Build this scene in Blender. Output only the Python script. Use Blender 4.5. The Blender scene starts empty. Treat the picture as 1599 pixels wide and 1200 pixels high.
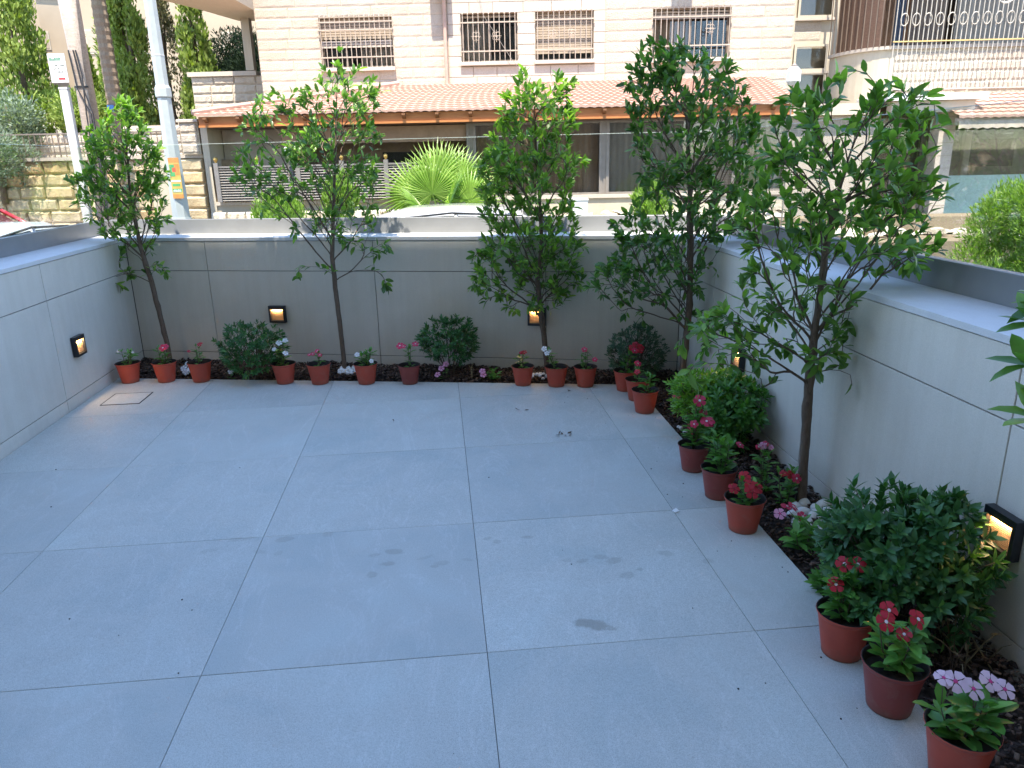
import bpy, math, random
import numpy as np
from mathutils import Vector, Matrix
PI = math.pi
rnd = random.Random(7)
NR = np.random.RandomState(11)

# ------------------------------------------------------------------ camera, world, sun, exposure
S = bpy.context.scene
C = S.collection
cam = bpy.data.cameras.new('camera'); camo = bpy.data.objects.new('camera', cam); C.objects.link(camo)
pitch, roll, yaw = 0.295688, -0.0213445, 0.0940372
cp, sp, cy, sy = math.cos(pitch), math.sin(pitch), math.cos(yaw), math.sin(yaw)
Fw = Vector((sy*cp, cy*cp, -sp)); R0 = Vector((cy, -sy, 0)); U0 = R0.cross(Fw)
Rt = math.cos(roll)*R0 + math.sin(roll)*U0
Up = -math.sin(roll)*R0 + math.cos(roll)*U0
M = Matrix((Rt, Up, -Fw)).transposed().to_4x4(); M.translation = Vector((0, 0, 1.55))
camo.matrix_world = M
cam.sensor_width = 36; cam.lens = 36*1161.6/1599
cam.clip_start = 0.03; cam.clip_end = 3000
S.camera = camo

SUN_EL, SUN_AZ = math.radians(67), math.radians(188)   # azimuth of the sun, clockwise from +Y
to_sun = Vector((math.sin(SUN_AZ)*math.cos(SUN_EL), math.cos(SUN_AZ)*math.cos(SUN_EL), math.sin(SUN_EL)))
W = bpy.data.worlds.new('World'); S.world = W; W.use_nodes = True
nt = W.node_tree; bg = nt.nodes['Background']
sky = nt.nodes.new('ShaderNodeTexSky'); sky.sky_type = 'NISHITA'; sky.sun_disc = False
sky.sun_elevation = SUN_EL; sky.sun_rotation = SUN_AZ; sky.altitude = 1500; sky.dust_density = .1; sky.air_density = 1.0; sky.ozone_density = .8
nt.links.new(sky.outputs[0], bg.inputs[0]); bg.inputs[1].default_value = 0.15
sl = bpy.data.lights.new('sun', 'SUN'); sl.energy = 2.9; sl.angle = math.radians(0.53); sl.color = (1.0, 0.92, 0.79)
so = bpy.data.objects.new('sun', sl); C.objects.link(so); so.location = (0, 0, 20)
so.rotation_euler = to_sun.to_track_quat('Z', 'Y').to_euler()
S.view_settings.view_transform = 'Standard'; S.view_settings.look = 'None'
S.view_settings.exposure = 2.32; S.view_settings.gamma = 1.0; S.view_settings.use_curve_mapping = False
S.render.engine = 'CYCLES'
try:
    S.cycles.max_bounces = 8; S.cycles.transparent_max_bounces = 24; S.cycles.caustics_reflective = False; S.cycles.caustics_refractive = False
except Exception: pass

# ------------------------------------------------------------------ helpers
def lk(o, parent=None):
    C.objects.link(o)
    if parent is not None: o.parent = parent
    return o
def tag(o, label=None, cat=None, group=None, kind=None):
    if label: o['label'] = label
    if cat: o['category'] = cat
    if group: o['group'] = group
    if kind: o['kind'] = kind
    return o
def thing(name, label, cat, loc=(0, 0, 0), rz=0.0, group=None):
    o = bpy.data.objects.new(name, None); lk(o); o.location = loc; o.rotation_euler = (0, 0, rz)
    o.empty_display_size = 0.1
    return tag(o, label, cat, group)
def inst(name, mesh, parent, loc=(0, 0, 0), rot=None, mat4=None, scale=None):
    o = bpy.data.objects.new(name, mesh); lk(o, parent)
    if mat4 is not None: o.matrix_local = mat4
    else:
        o.location = loc
        if rot is not None: o.rotation_euler = rot
        if scale is not None: o.scale = scale
    return o
class MB:
    def __init__(s): s.v = []; s.f = []; s.m = []
    def add(s, vs, fs, mi=0):
        b = len(s.v); s.v.extend([tuple(v) for v in vs]); s.f.extend([tuple(i+b for i in f) for f in fs]); s.m.extend([mi]*len(fs)); return s
    def box(s, x0, x1, y0, y1, z0, z1, mi=0):
        vs = [(x0,y0,z0),(x1,y0,z0),(x1,y1,z0),(x0,y1,z0),(x0,y0,z1),(x1,y0,z1),(x1,y1,z1),(x0,y1,z1)]
        return s.add(vs, [(0,3,2,1),(4,5,6,7),(0,1,5,4),(1,2,6,5),(2,3,7,6),(3,0,4,7)], mi)
    def prism(s, poly, z0, z1, mi=0):
        n = len(poly); vs = [(x,y,z0) for x,y in poly]+[(x,y,z1) for x,y in poly]
        return s.add(vs, [tuple(range(n))[::-1], tuple(range(n,2*n))]+[(i,(i+1)%n,n+(i+1)%n,n+i) for i in range(n)], mi)
    def bevbox(s, x0, x1, y0, y1, z0, z1, b=.004, mi=0):
        # box with chamfered vertical and top edges
        def ring(i, z): return [(x0+i+b,y0+i,z),(x1-i-b,y0+i,z),(x1-i,y0+i+b,z),(x1-i,y1-i-b,z),(x1-i-b,y1-i,z),(x0+i+b,y1-i,z),(x0+i,y1-i-b,z),(x0+i,y0+i+b,z)]
        vs = ring(0,z0)+ring(0,z1-b)+ring(b,z1)
        fs = [tuple(range(8))[::-1], tuple(range(16,24))]
        for r in (0,8): fs += [(r+i, r+(i+1)%8, r+8+(i+1)%8, r+8+i) for i in range(8)]
        return s.add(vs, fs, mi)
    def lathe(s, prof, n=20, c=(0,0,0), mi=0, close=True):
        vs = []; fs = []
        for r, z in prof:
            for i in range(n):
                a = 2*PI*i/n; vs.append((c[0]+r*math.cos(a), c[1]+r*math.sin(a), c[2]+z))
        for j in range(len(prof)-1):
            for i in range(n): fs.append((j*n+i, j*n+(i+1)%n, (j+1)*n+(i+1)%n, (j+1)*n+i))
        if close:
            fs.append(tuple(range(n))[::-1]); k = (len(prof)-1)*n; fs.append(tuple(range(k, k+n)))
        return s.add(vs, fs, mi)
    def tube(s, pts, rad, n=6, mi=0):
        pts = [Vector(p) for p in pts]
        if not hasattr(rad, '__len__'): rad = [rad]*len(pts)
        vs = []; fs = []; a = None
        for i, p in enumerate(pts):
            d = (pts[min(i+1,len(pts)-1)]-pts[max(i-1,0)])
            d = d.normalized() if d.length > 1e-9 else Vector((0,0,1))
            if a is None: a = d.orthogonal().normalized()
            a = (a-d*a.dot(d)); a = a.normalized() if a.length > 1e-6 else d.orthogonal().normalized()
            b = d.cross(a)
            for k in range(n):
                t = 2*PI*k/n; vs.append(p+(a*math.cos(t)+b*math.sin(t))*rad[i])
        for i in range(len(pts)-1):
            for k in range(n): fs.append((i*n+k, i*n+(k+1)%n, (i+1)*n+(k+1)%n, (i+1)*n+k))
        fs.append(tuple(range(n))[::-1]); k = (len(pts)-1)*n; fs.append(tuple(range(k,k+n)))
        return s.add(vs, fs, mi)
    def mesh(s, name, mats, smooth=False):
        me = bpy.data.meshes.new(name); me.from_pydata(s.v, [], s.f)
        for m in (mats if isinstance(mats, (list, tuple)) else [mats]): me.materials.append(m)
        if any(s.m): me.polygons.foreach_set('material_index', s.m)
        if smooth: me.polygons.foreach_set('use_smooth', [True]*len(s.f))
        me.update(); return me
    def build(s, name, mats, parent=None, smooth=False, loc=(0,0,0), rot=None):
        return inst(name, s.mesh(name, mats, smooth), parent, loc, rot)
def cloud_mesh(name, bv, bf, rots, pos, scl, mats, smooth=True, mi=None):
    """many copies of one small shape joined to one mesh: rots (N,3,3), pos (N,3), scl (N,)"""
    bv = np.asarray(bv, float); N = len(pos)
    V = np.einsum('nij,vj->nvi', rots, bv)*np.asarray(scl)[:, None, None] + np.asarray(pos)[:, None, :]
    V = V.reshape(-1, 3); nv = len(bv)
    loops = []; starts = []; k = 0
    base = np.concatenate([np.array(f) for f in bf]); lens = np.array([len(f) for f in bf])
    L = (base[None, :] + (np.arange(N)*nv)[:, None]).reshape(-1)
    tot = np.tile(lens, N); st = np.concatenate([[0], np.cumsum(tot)[:-1]])
    me = bpy.data.meshes.new(name)
    me.vertices.add(len(V)); me.vertices.foreach_set('co', V.astype(np.float32).reshape(-1))
    me.loops.add(len(L)); me.loops.foreach_set('vertex_index', L.astype(np.int32))
    me.polygons.add(len(tot)); me.polygons.foreach_set('loop_start', st.astype(np.int32))
    try: me.polygons.foreach_set('loop_total', tot.astype(np.int32))
    except Exception: pass
    for m in (mats if isinstance(mats, (list, tuple)) else [mats]): me.materials.append(m)
    me.update(calc_edges=True); me.validate()
    if smooth: me.polygons.foreach_set('use_smooth', np.ones(len(me.polygons), bool))
    return me
def basis(y, up):
    """rotation matrix: local +y along y, local +z as near to up as it gets"""
    y = np.asarray(y, float); y = y/np.linalg.norm(y); z = np.asarray(up, float); z = z - y*(z@y)
    l = np.linalg.norm(z)
    if l < 1e-5: z = np.array([0.3, 0.5, 0.1]); z = z - y*(z@y); l = np.linalg.norm(z)
    z = z/l; x = np.cross(y, z); return np.stack([x, y, z], 1)
def m4(R, p, s=1.0):
    return Matrix([[R[0][0]*s, R[0][1]*s, R[0][2]*s, p[0]], [R[1][0]*s, R[1][1]*s, R[1][2]*s, p[1]], [R[2][0]*s, R[2][1]*s, R[2][2]*s, p[2]], [0,0,0,1]])

# ------------------------------------------------------------------ materials
def newmat(name):
    m = bpy.data.materials.new(name); m.use_nodes = True
    n = m.node_tree; return m, n, n.nodes['Principled BSDF']
def N_(n, t, **kw):
    x = n.nodes.new(t)
    for k, v in kw.items(): setattr(x, k, v)
    return x
def ramp(n, src, stops):
    r = n.nodes.new('ShaderNodeValToRGB'); e = r.color_ramp.elements
    while len(e) < len(stops): e.new(0.5)
    for i, (p, c) in enumerate(stops): e[i].position = p; e[i].color = (*c, 1)
    n.links.new(src, r.inputs[0]); return r.outputs[0]
def mixc(n, fac, a, b, mode='MIX'):
    x = n.nodes.new('ShaderNodeMix'); x.data_type = 'RGBA'; x.blend_type = mode
    for k, s in ((0, fac), (6, a), (7, b)):
        if isinstance(s, (int, float)): x.inputs[k].default_value = s
        elif isinstance(s, tuple): x.inputs[k].default_value = (*s, 1)
        else: n.links.new(s, x.inputs[k])
    return x.outputs[2]
def noise(n, vec, scale, detail=4, rough=.55, dist=0):
    x = n.nodes.new('ShaderNodeTexNoise'); x.inputs['Scale'].default_value = scale; x.inputs['Detail'].default_value = detail
    x.inputs['Roughness'].default_value = rough; x.inputs['Distortion'].default_value = dist
    if vec is not None: n.links.new(vec, x.inputs['Vector'])
    return x.outputs['Fac']
def math_(n, op, a, b=None, c=None, clamp=False):
    x = n.nodes.new('ShaderNodeMath'); x.operation = op; x.use_clamp = clamp
    for i, s in enumerate((a, b, c)):
        if s is None: continue
        if isinstance(s, (int, float)): x.inputs[i].default_value = s
        else: n.links.new(s, x.inputs[i])
    return x.outputs[0]
def bump(n, bs, h, strength=.3, dist=.01):
    b = n.nodes.new('ShaderNodeBump'); b.inputs['Strength'].default_value = strength; b.inputs['Distance'].default_value = dist
    n.links.new(h, b.inputs['Height']); n.links.new(b.outputs[0], bs.inputs['Normal'])
def objvec(n, shift=True):
    tc = n.nodes.new('ShaderNodeTexCoord'); oi = n.nodes.new('ShaderNodeObjectInfo')
    if not shift: return tc.outputs['Object'], oi.outputs['Random']
    va = n.nodes.new('ShaderNodeVectorMath'); va.operation = 'ADD'
    mu = math_(n, 'MULTIPLY', oi.outputs['Random'], 37.0)
    n.links.new(tc.outputs['Object'], va.inputs[0]); n.links.new(mu, va.inputs[1]); return va.outputs[0], oi.outputs['Random']
def plain(name, col, rough=.6, metal=0.0, var=.12, scale=8, bmp=0.0, bscale=60, spec=None):
    m, n, b = newmat(name); v, r = objvec(n)
    f = noise(n, v, scale, 5)
    lo = tuple(max(0, c*(1-var)) for c in col); hi = tuple(min(1, c*(1+var)) for c in col)
    c = ramp(n, f, [(.3, lo), (.7, hi)])
    n.links.new(c, b.inputs['Base Color']); b.inputs['Roughness'].default_value = rough; b.inputs['Metallic'].default_value = metal
    if bmp: bump(n, b, noise(n, v, bscale, 6), bmp, .004)
    if spec is not None: b.inputs['Specular IOR Level'].default_value = spec
    return m

def mat_tile():
    m, n, b = newmat('porcelain_tile')
    v, r = objvec(n)
    mp = N_(n, 'ShaderNodeMapping'); mp.inputs['Rotation'].default_value = (0, 0, .35); mp.inputs['Scale'].default_value = (1, .28, 1); n.links.new(v, mp.inputs[0])
    veins = noise(n, mp.outputs[0], 3.0, 5, .6, 1.9)
    vr = ramp(n, veins, [(.40, (0,0,0)), (.485, (.12,)*3), (.5, (1,1,1)), (.515, (.12,)*3), (.6, (0,0,0))])
    cl = noise(n, v, 2.2, 4, .6, .6)
    c0 = ramp(n, cl, [(.25, (.385,.422,.405)), (.5, (.452,.464,.432)), (.75, (.472,.506,.480))])
    c1 = mixc(n, math_(n, 'MULTIPLY', math_(n, 'MULTIPLY', vr, noise(n, v, 1.3, 2)), .55), c0, (.60,.61,.59))
    sp = noise(n, v, 420, 2, .6); spk = ramp(n, sp, [(.36, (.70,.70,.69)), (.5, (1,1,1)), (.66, (1.12,1.12,1.12))])
    c2 = mixc(n, 1.0, c1, spk, 'MULTIPLY')
    sp2 = noise(n, v, 130, 3, .7); c2 = mixc(n, 1.0, c2, ramp(n, sp2, [(.35, (.93,.93,.92)), (.65, (1.04,1.04,1.04))]), 'MULTIPLY')
    # per tile tone
    c3 = mixc(n, 1.0, c2, ramp(n, r, [(0, (.92,.93,.945)), (.5, (1,.99,.985)), (1, (1.05,1.045,1.04))]), 'MULTIPLY')
    # damp patches and footprints with their own shape, at their place on the floor
    g = N_(n, 'ShaderNodeNewGeometry')
    wn = noise(n, g.outputs['Position'], 16, 3, .6)
    def blob(cx, cy_, rx, ry, ang, soft=.35):
        mp = N_(n, 'ShaderNodeMapping'); mp.vector_type = 'TEXTURE'; mp.inputs['Location'].default_value = (cx, cy_, 0)
        mp.inputs['Rotation'].default_value = (0, 0, ang); mp.inputs['Scale'].default_value = (rx, ry, 1); n.links.new(g.outputs['Position'], mp.inputs[0])
        l = N_(n, 'ShaderNodeVectorMath', operation='LENGTH'); n.links.new(mp.outputs[0], l.inputs[0])
        d = math_(n, 'ADD', l.outputs['Value'], math_(n, 'MULTIPLY', math_(n, 'SUBTRACT', wn, .5), 1.9))
        return math_(n, 'SUBTRACT', 1.0, math_(n, 'DIVIDE', math_(n, 'SUBTRACT', d, 1-soft), soft, clamp=True), clamp=True)
    tot = None
    rr = random.Random(5)
    bl = [(.462,2.185,.062,.035,-.25,1.0),(.505,2.16,.04,.02,-.3,.7)]
    for cx, cy_, nn, sx, sy_, am in ((-.78,2.90,7,.25,.09,.5),(.02,2.72,11,.34,.12,.6),(.72,2.54,9,.30,.09,.6)):
        for i in range(nn): bl.append((cx+rr.uniform(-1,1)*sx, cy_+rr.uniform(-1,1)*sy_, rr.uniform(.02,.05), rr.uniform(.012,.025), rr.uniform(-.4,.4), am*rr.uniform(.5,1)))
    for (cx, cy_, rx, ry, an, am) in bl:
        x = math_(n, 'MULTIPLY', blob(cx, cy_, rx, ry, an), am); tot = x if tot is None else math_(n, 'MAXIMUM', tot, x)
    c4 = mixc(n, math_(n, 'MULTIPLY', tot, .72), c3, (.24,.235,.20))
    n.links.new(c4, b.inputs['Base Color'])
    n.links.new(ramp(n, noise(n, v, 9, 3), [(.3, (.58,)*3), (.7, (.72,)*3)]), b.inputs['Roughness'])
    bump(n, b, math_(n, 'ADD', noise(n, v, 300, 3, .7), math_(n, 'MULTIPLY', noise(n, v, 25, 4), .5)), .18, .002)
    return m
def mat_panel(name, col, var=.05):
    m, n, b = newmat(name); v, r = objvec(n)
    a = noise(n, v, 3, 5, .6, .4); c = ramp(n, a, [(.3, tuple(x*(1-var) for x in col)), (.7, tuple(x*(1+var) for x in col))])
    f = noise(n, v, 260, 3, .7); c = mixc(n, 1.0, c, ramp(n, f, [(.35, (.93,.93,.92)), (.65, (1.05,1.05,1.05))]), 'MULTIPLY')
    mp = N_(n, 'ShaderNodeMapping'); mp.inputs['Scale'].default_value = (9, 9, .5); n.links.new(v, mp.inputs[0])
    st = noise(n, mp.outputs[0], 2.0, 4, .6); c = mixc(n, 1.0, c, ramp(n, st, [(.40, (.965,.96,.95)), (.58, (1.0,1.0,1.0))]), 'MULTIPLY')
    n.links.new(c, b.inputs['Base Color']); b.inputs['Roughness'].default_value = .62
    bump(n, b, noise(n, v, 220, 5, .7), .35, .002); return m
def mat_leaf(name, dark, mid, lite, rough=.32, trans=.35, vein=None, litefrac=.85, spec=.45):
    m, n, b = newmat(name)
    g = N_(n, 'ShaderNodeNewGeometry'); oi = N_(n, 'ShaderNodeObjectInfo')
    r = math_(n, 'FRACT', math_(n, 'ADD', g.outputs['Random Per Island'], math_(n, 'MULTIPLY', oi.outputs['Random'], 5.37)))
    c = ramp(n, r, [(0, dark), (.55, mid), (litefrac, mid), (1, lite)])
    nz = noise(n, g.outputs['Position'], 40, 3); c = mixc(n, 1.0, c, ramp(n, nz, [(.3, (.85,.88,.85)), (.7, (1.12,1.1,1.12))]), 'MULTIPLY')
    n.links.new(c, b.inputs['Base Color']); b.inputs['Roughness'].default_value = rough; b.inputs['Specular IOR Level'].default_value = spec
    t = N_(n, 'ShaderNodeBsdfTranslucent'); tc = mixc(n, 1.0, c, (1.7, 2.0, .6), 'MULTIPLY'); n.links.new(tc, t.inputs[0])
    mx = N_(n, 'ShaderNodeMixShader'); mx.inputs[0].default_value = trans
    n.links.new(b.outputs[0], mx.inputs[1]); n.links.new(t.outputs[0], mx.inputs[2]); n.links.new(mx.outputs[0], n.nodes['Material Output'].inputs[0])
    return m
def mat_glass(name, tint=(.93,.96,.95), refl=1.0):
    m = bpy.data.materials.new(name); m.use_nodes = True; n = m.node_tree; n.nodes.clear()
    out = N_(n, 'ShaderNodeOutputMaterial'); tr = N_(n, 'ShaderNodeBsdfTransparent'); tr.inputs[0].default_value = (*tint, 1)
    gl = N_(n, 'ShaderNodeBsdfGlossy'); gl.inputs['Roughness'].default_value = .02
    fr = N_(n, 'ShaderNodeFresnel'); fr.inputs[0].default_value = 1.5
    mx = N_(n, 'ShaderNodeMixShader'); n.links.new(math_(n, 'MULTIPLY', fr.outputs[0], refl), mx.inputs[0])
    n.links.new(tr.outputs[0], mx.inputs[1]); n.links.new(gl.outputs[0], mx.inputs[2]); n.links.new(mx.outputs[0], out.inputs[0]); return m
def mat_emit(name, col, st):
    m, n, b = newmat(name); b.inputs['Base Color'].default_value = (*col, 1); b.inputs['Emission Color'].default_value = (*col, 1)
    b.inputs['Emission Strength'].default_value = st; return m
def mat_rock(name, cols, scale=9, bscale=22, bst=.8, rough=.85):
    m, n, b = newmat(name); v, r = objvec(n)
    f = noise(n, v, scale, 6, .65, .3); f2 = math_(n, 'ADD', math_(n, 'MULTIPLY', f, .55), math_(n, 'MULTIPLY', r, .45))
    k = len(cols)-1; c = ramp(n, f2, [(.15+.7*i/k, q) for i, q in enumerate(cols)])
    p = noise(n, v, 60, 4, .7); c = mixc(n, 1.0, c, ramp(n, p, [(.35, (.86,.84,.8)), (.6, (1.04,1.04,1.04))]), 'MULTIPLY')
    n.links.new(c, b.inputs['Base Color']); b.inputs['Roughness'].default_value = rough
    bump(n, b, noise(n, v, bscale, 6, .7), bst, .02); return m
def mat_wood(name, a, b_, scale=14):
    m, n, b = newmat(name); v, r = objvec(n)
    mp = N_(n, 'ShaderNodeMapping'); mp.inputs['Scale'].default_value = (.6, 6, 6); n.links.new(v, mp.inputs[0])
    f = noise(n, mp.outputs[0], scale*.3, 5, .6, 1.2); c = ramp(n, f, [(.3, a), (.7, b_)]); n.links.new(c, b.inputs['Base Color'])
    b.inputs['Roughness'].default_value = .6; bump(n, b, f, .2, .004); return m
def mat_bark(name, a, b_):
    m, n, b = newmat(name); v, r = objvec(n)
    mp = N_(n, 'ShaderNodeMapping'); mp.inputs['Scale'].default_value = (1, 1, .35); n.links.new(v, mp.inputs[0])
    f = noise(n, mp.outputs[0], 70, 6, .7, .6); c = ramp(n, f, [(.3, a), (.7, b_)]); n.links.new(c, b.inputs['Base Color'])
    b.inputs['Roughness'].default_value = .8; bump(n, b, f, .6, .004); return m

MT = dict(
 tile=mat_tile(), grout=plain('grout', (.05,.048,.045), .9),
 panel=mat_panel('wall_panel', (.63,.58,.50)), coping=mat_panel('coping_stone', (.60,.60,.60), .03),
 joint=plain('dark_joint', (.10,.095,.085), .9),  # dark colour of the wall core, visible in the panel joints
 rail=plain('anodised_aluminium', (.25,.255,.26), .38, .35, .05), gasket=plain('rubber', (.02,.02,.022), .7),
 bglass=mat_glass('balustrade_glass', (.965,.98,.975), .28), gedge=plain('glass_edge', (.62,.72,.70), .25),
 black=plain('black_lamp_housing', (.012,.013,.016), .35), glow=mat_emit('lamp_glow', (1.0,.52,.20), .5), fin=plain('bronze_louvre', (.50,.34,.20), .5, 0),
 soil=plain('soil', (.035,.024,.017), .95, 0, .4, 30, .8, 80), potsoil=plain('pot_soil', (.022,.016,.011), .95, 0, .5, 60, .9, 120),
 chip=mat_rock('bark_chip', [(.014,.008,.006),(.032,.017,.011),(.060,.032,.020),(.10,.058,.038)], 30, 90, .5),
 pot=None, potin=plain('pot_inside', (.018,.012,.010), .7),
 bark=mat_bark('smooth_bark', (.085,.055,.036), (.17,.12,.085)), twig=plain('green_twig', (.11,.085,.05), .7),
 leaf=mat_leaf('ficus_leaf', (.055,.125,.030), (.11,.21,.045), (.22,.36,.07), .36, .40, litefrac=.60),
 leafy=mat_leaf('sunlit_ficus_leaf', (.06,.135,.030), (.13,.24,.048), (.26,.40,.075), .38, .40, litefrac=.55),  # sunlit look of some trees put into a yellower, brighter leaf colour
 leafd=mat_leaf('shaded_ficus_leaf', (.042,.105,.030), (.080,.175,.042), (.17,.30,.06), .36, .36, litefrac=.68),  # darker copy of the leaf, tree shade put into its colour
 shrub=mat_leaf('shrub_leaf', (.030,.100,.034), (.055,.155,.048), (.12,.26,.06), .42, .2),
 shrubmid=mat_leaf('mid_shrub_leaf', (.045,.135,.030), (.085,.215,.042), (.17,.34,.06), .42, .25),
 shrubgrey=mat_leaf('grey_shrub_leaf', (.045,.095,.055), (.070,.135,.075), (.11,.19,.10), .5, .18),
 shrublite=mat_leaf('young_shrub_leaf', (.08,.19,.025), (.17,.34,.04), (.30,.50,.07), .4, .3),
 vinca=mat_leaf('bedding_leaf', (.065,.18,.036), (.11,.27,.05), (.19,.38,.085), .35, .25),
 vleaf=mat_leaf('far_bush_leaf', (.10,.17,.03), (.20,.32,.05), (.32,.46,.09), .5, .35),
 palm=mat_leaf('palm_leaf', (.14,.22,.04), (.25,.36,.08), (.40,.48,.16), .4, .4),
 cyp=mat_leaf('cypress_leaf', (.13,.18,.035), (.22,.29,.06), (.32,.38,.09), .6, .2),
 cypb=mat_leaf('brown_cypress_leaf', (.10,.09,.045), (.17,.15,.08), (.25,.23,.12), .7, .15),
 pine=mat_leaf('pine_leaf', (.010,.018,.012), (.020,.032,.018), (.04,.06,.028), .8, .1, spec=.05),
 olive=mat_leaf('olive_leaf', (.10,.14,.10), (.18,.23,.17), (.30,.36,.27), .6, .2),
 dry=plain('dry_leaf', (.09,.055,.035), .8, 0, .4, 30), drylite=plain('dry_stalk', (.22,.17,.09), .8),
 white=plain('white_pebble', (.68,.68,.66), .55, 0, .12, 20, .2, 60), paper=plain('paper_scrap', (.75,.77,.78), .7),
)
def mat_pot(name, col):
    m, n, b = newmat(name); v, r = objvec(n)
    c = ramp(n, noise(n, v, 7, 4), [(.3, tuple(x*.88 for x in col)), (.7, tuple(x*1.1 for x in col))])
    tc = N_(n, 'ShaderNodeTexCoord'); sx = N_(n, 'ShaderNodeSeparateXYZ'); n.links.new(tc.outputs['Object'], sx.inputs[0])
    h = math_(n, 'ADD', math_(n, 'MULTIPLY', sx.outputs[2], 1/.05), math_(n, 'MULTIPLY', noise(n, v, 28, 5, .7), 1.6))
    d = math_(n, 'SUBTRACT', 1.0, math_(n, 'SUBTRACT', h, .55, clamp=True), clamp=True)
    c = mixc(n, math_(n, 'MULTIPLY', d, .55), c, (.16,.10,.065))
    sm = noise(n, v, 16, 5, .7, .8); c = mixc(n, math_(n, 'MULTIPLY', ramp(n, sm, [(.56, (0,0,0)), (.72, (1,1,1))]), .28), c, (.30,.20,.15))
    n.links.new(c, b.inputs['Base Color']); b.inputs['Roughness'].default_value = .5; bump(n, b, noise(n, v, 90, 3), .12, .002); return m
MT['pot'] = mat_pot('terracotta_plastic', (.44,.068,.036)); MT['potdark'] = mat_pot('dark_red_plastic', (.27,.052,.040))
def petal(name, col, rough=.5):
    m, n, b = newmat(name); oi = N_(n, 'ShaderNodeObjectInfo')
    c = mixc(n, 1.0, col, ramp(n, oi.outputs['Random'], [(0, (.85,.85,.85)), (1, (1.1,1.1,1.1))]), 'MULTIPLY'); n.links.new(c, b.inputs['Base Color'])
    b.inputs['Roughness'].default_value = rough
    t = N_(n, 'ShaderNodeBsdfTranslucent'); n.links.new(c, t.inputs[0]); mx = N_(n, 'ShaderNodeMixShader'); mx.inputs[0].default_value = .25
    n.links.new(b.outputs[0], mx.inputs[1]); n.links.new(t.outputs[0], mx.inputs[2]); n.links.new(mx.outputs[0], n.nodes['Material Output'].inputs[0]); return m
PET = dict(red=petal('red_petal', (.50,.012,.030)), rose=petal('rose_petal', (.62,.03,.10)), pink=petal('pink_petal', (.80,.36,.56)),
 white=petal('white_petal', (.85,.85,.86)), pale=petal('pale_petal', (.78,.55,.64)))
EYE = dict(white=petal('white_eye', (.85,.75,.78)), rose=petal('rose_eye', (.62,.05,.22)), dark=petal('dark_eye', (.30,.008,.02)))

# ------------------------------------------------------------------ ground and street
ZS = -0.5
def struct(o): o['kind'] = 'structure'; return o
MT['asphalt'] = mat_rock('asphalt', [(.045,.045,.046),(.06,.06,.06),(.075,.073,.07)], 40, 200, .3)
MT['earth'] = mat_rock('dry_earth', [(.20,.155,.10),(.28,.22,.15),(.34,.28,.20)], 3, 20, .5)
g = MB(); g.add([(-900,-900,ZS-.05),(900,-900,ZS-.05),(900,900,ZS-.05),(-900,900,ZS-.05)], [(0,1,2,3)])
struct(g.build('ground', MT['earth']))
FO = Vector((1.6015, 15.9197, 0)); FA = math.atan(-.12)
FT = Vector((math.cos(FA), math.sin(FA), 0)); FN = Vector((-FT.y, FT.x, 0))
def FW(s, k, z=0): return FO + FT*s + FN*k + Vector((0, 0, z))
g = MB(); g.add([FW(-60,-9.4,ZS), FW(60,-9.4,ZS), FW(60,-3.2,ZS), FW(-60,-3.2,ZS)], [(0,1,2,3)])
struct(g.build('road', MT['asphalt']))
MT['pave'] = mat_rock('pavement', [(.26,.25,.23),(.32,.31,.28),(.38,.36,.33)], 12, 80, .3)
g = MB(); 
for a, b in (((-60, -3.2), (60, -2.25)),): 
    q = [FW(a[0],a[1]), FW(b[0],a[1]), FW(b[0],b[1]), FW(a[0],b[1])]; g.prism([(v.x,v.y) for v in q], ZS-.04, ZS+.13)
struct(g.build('pavement', MT['pave']))

# ------------------------------------------------------------------ patio floor
XL, XR, XE = -2.475, 1.715, 1.33
def yedge(x): return 5.717-.2129*(x+2.475)
def ywall(x): return 6.26-.2625*(x+2.475)
BA = math.atan(-.2625); BT = Vector((math.cos(BA), math.sin(BA), 0)); BN = Vector((-BT.y, BT.x, 0)); BO = Vector((XL, 6.26, 0)); BLEN = 4.332
YB = -1.0
def clip(poly, a, b, c):          # keep a*x+b*y<=c
    out = []
    for i in range(len(poly)):
        p, q = poly[i], poly[(i+1)%len(poly)]; dp, dq = a*p[0]+b*p[1]-c, a*q[0]+b*q[1]-c
        if dp <= 0: out.append(p)
        if dp*dq < 0: t = dp/(dp-dq); out.append((p[0]+(q[0]-p[0])*t, p[1]+(q[1]-p[1])*t))
    return out
fl = MB(); fl.prism([(XL,YB),(XE,YB),(XE,yedge(XE)),(XL,yedge(XL))], ZS, -.006)
floor = struct(fl.build('floor', MT['grout']))
TW = .909; gq = .0009
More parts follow.
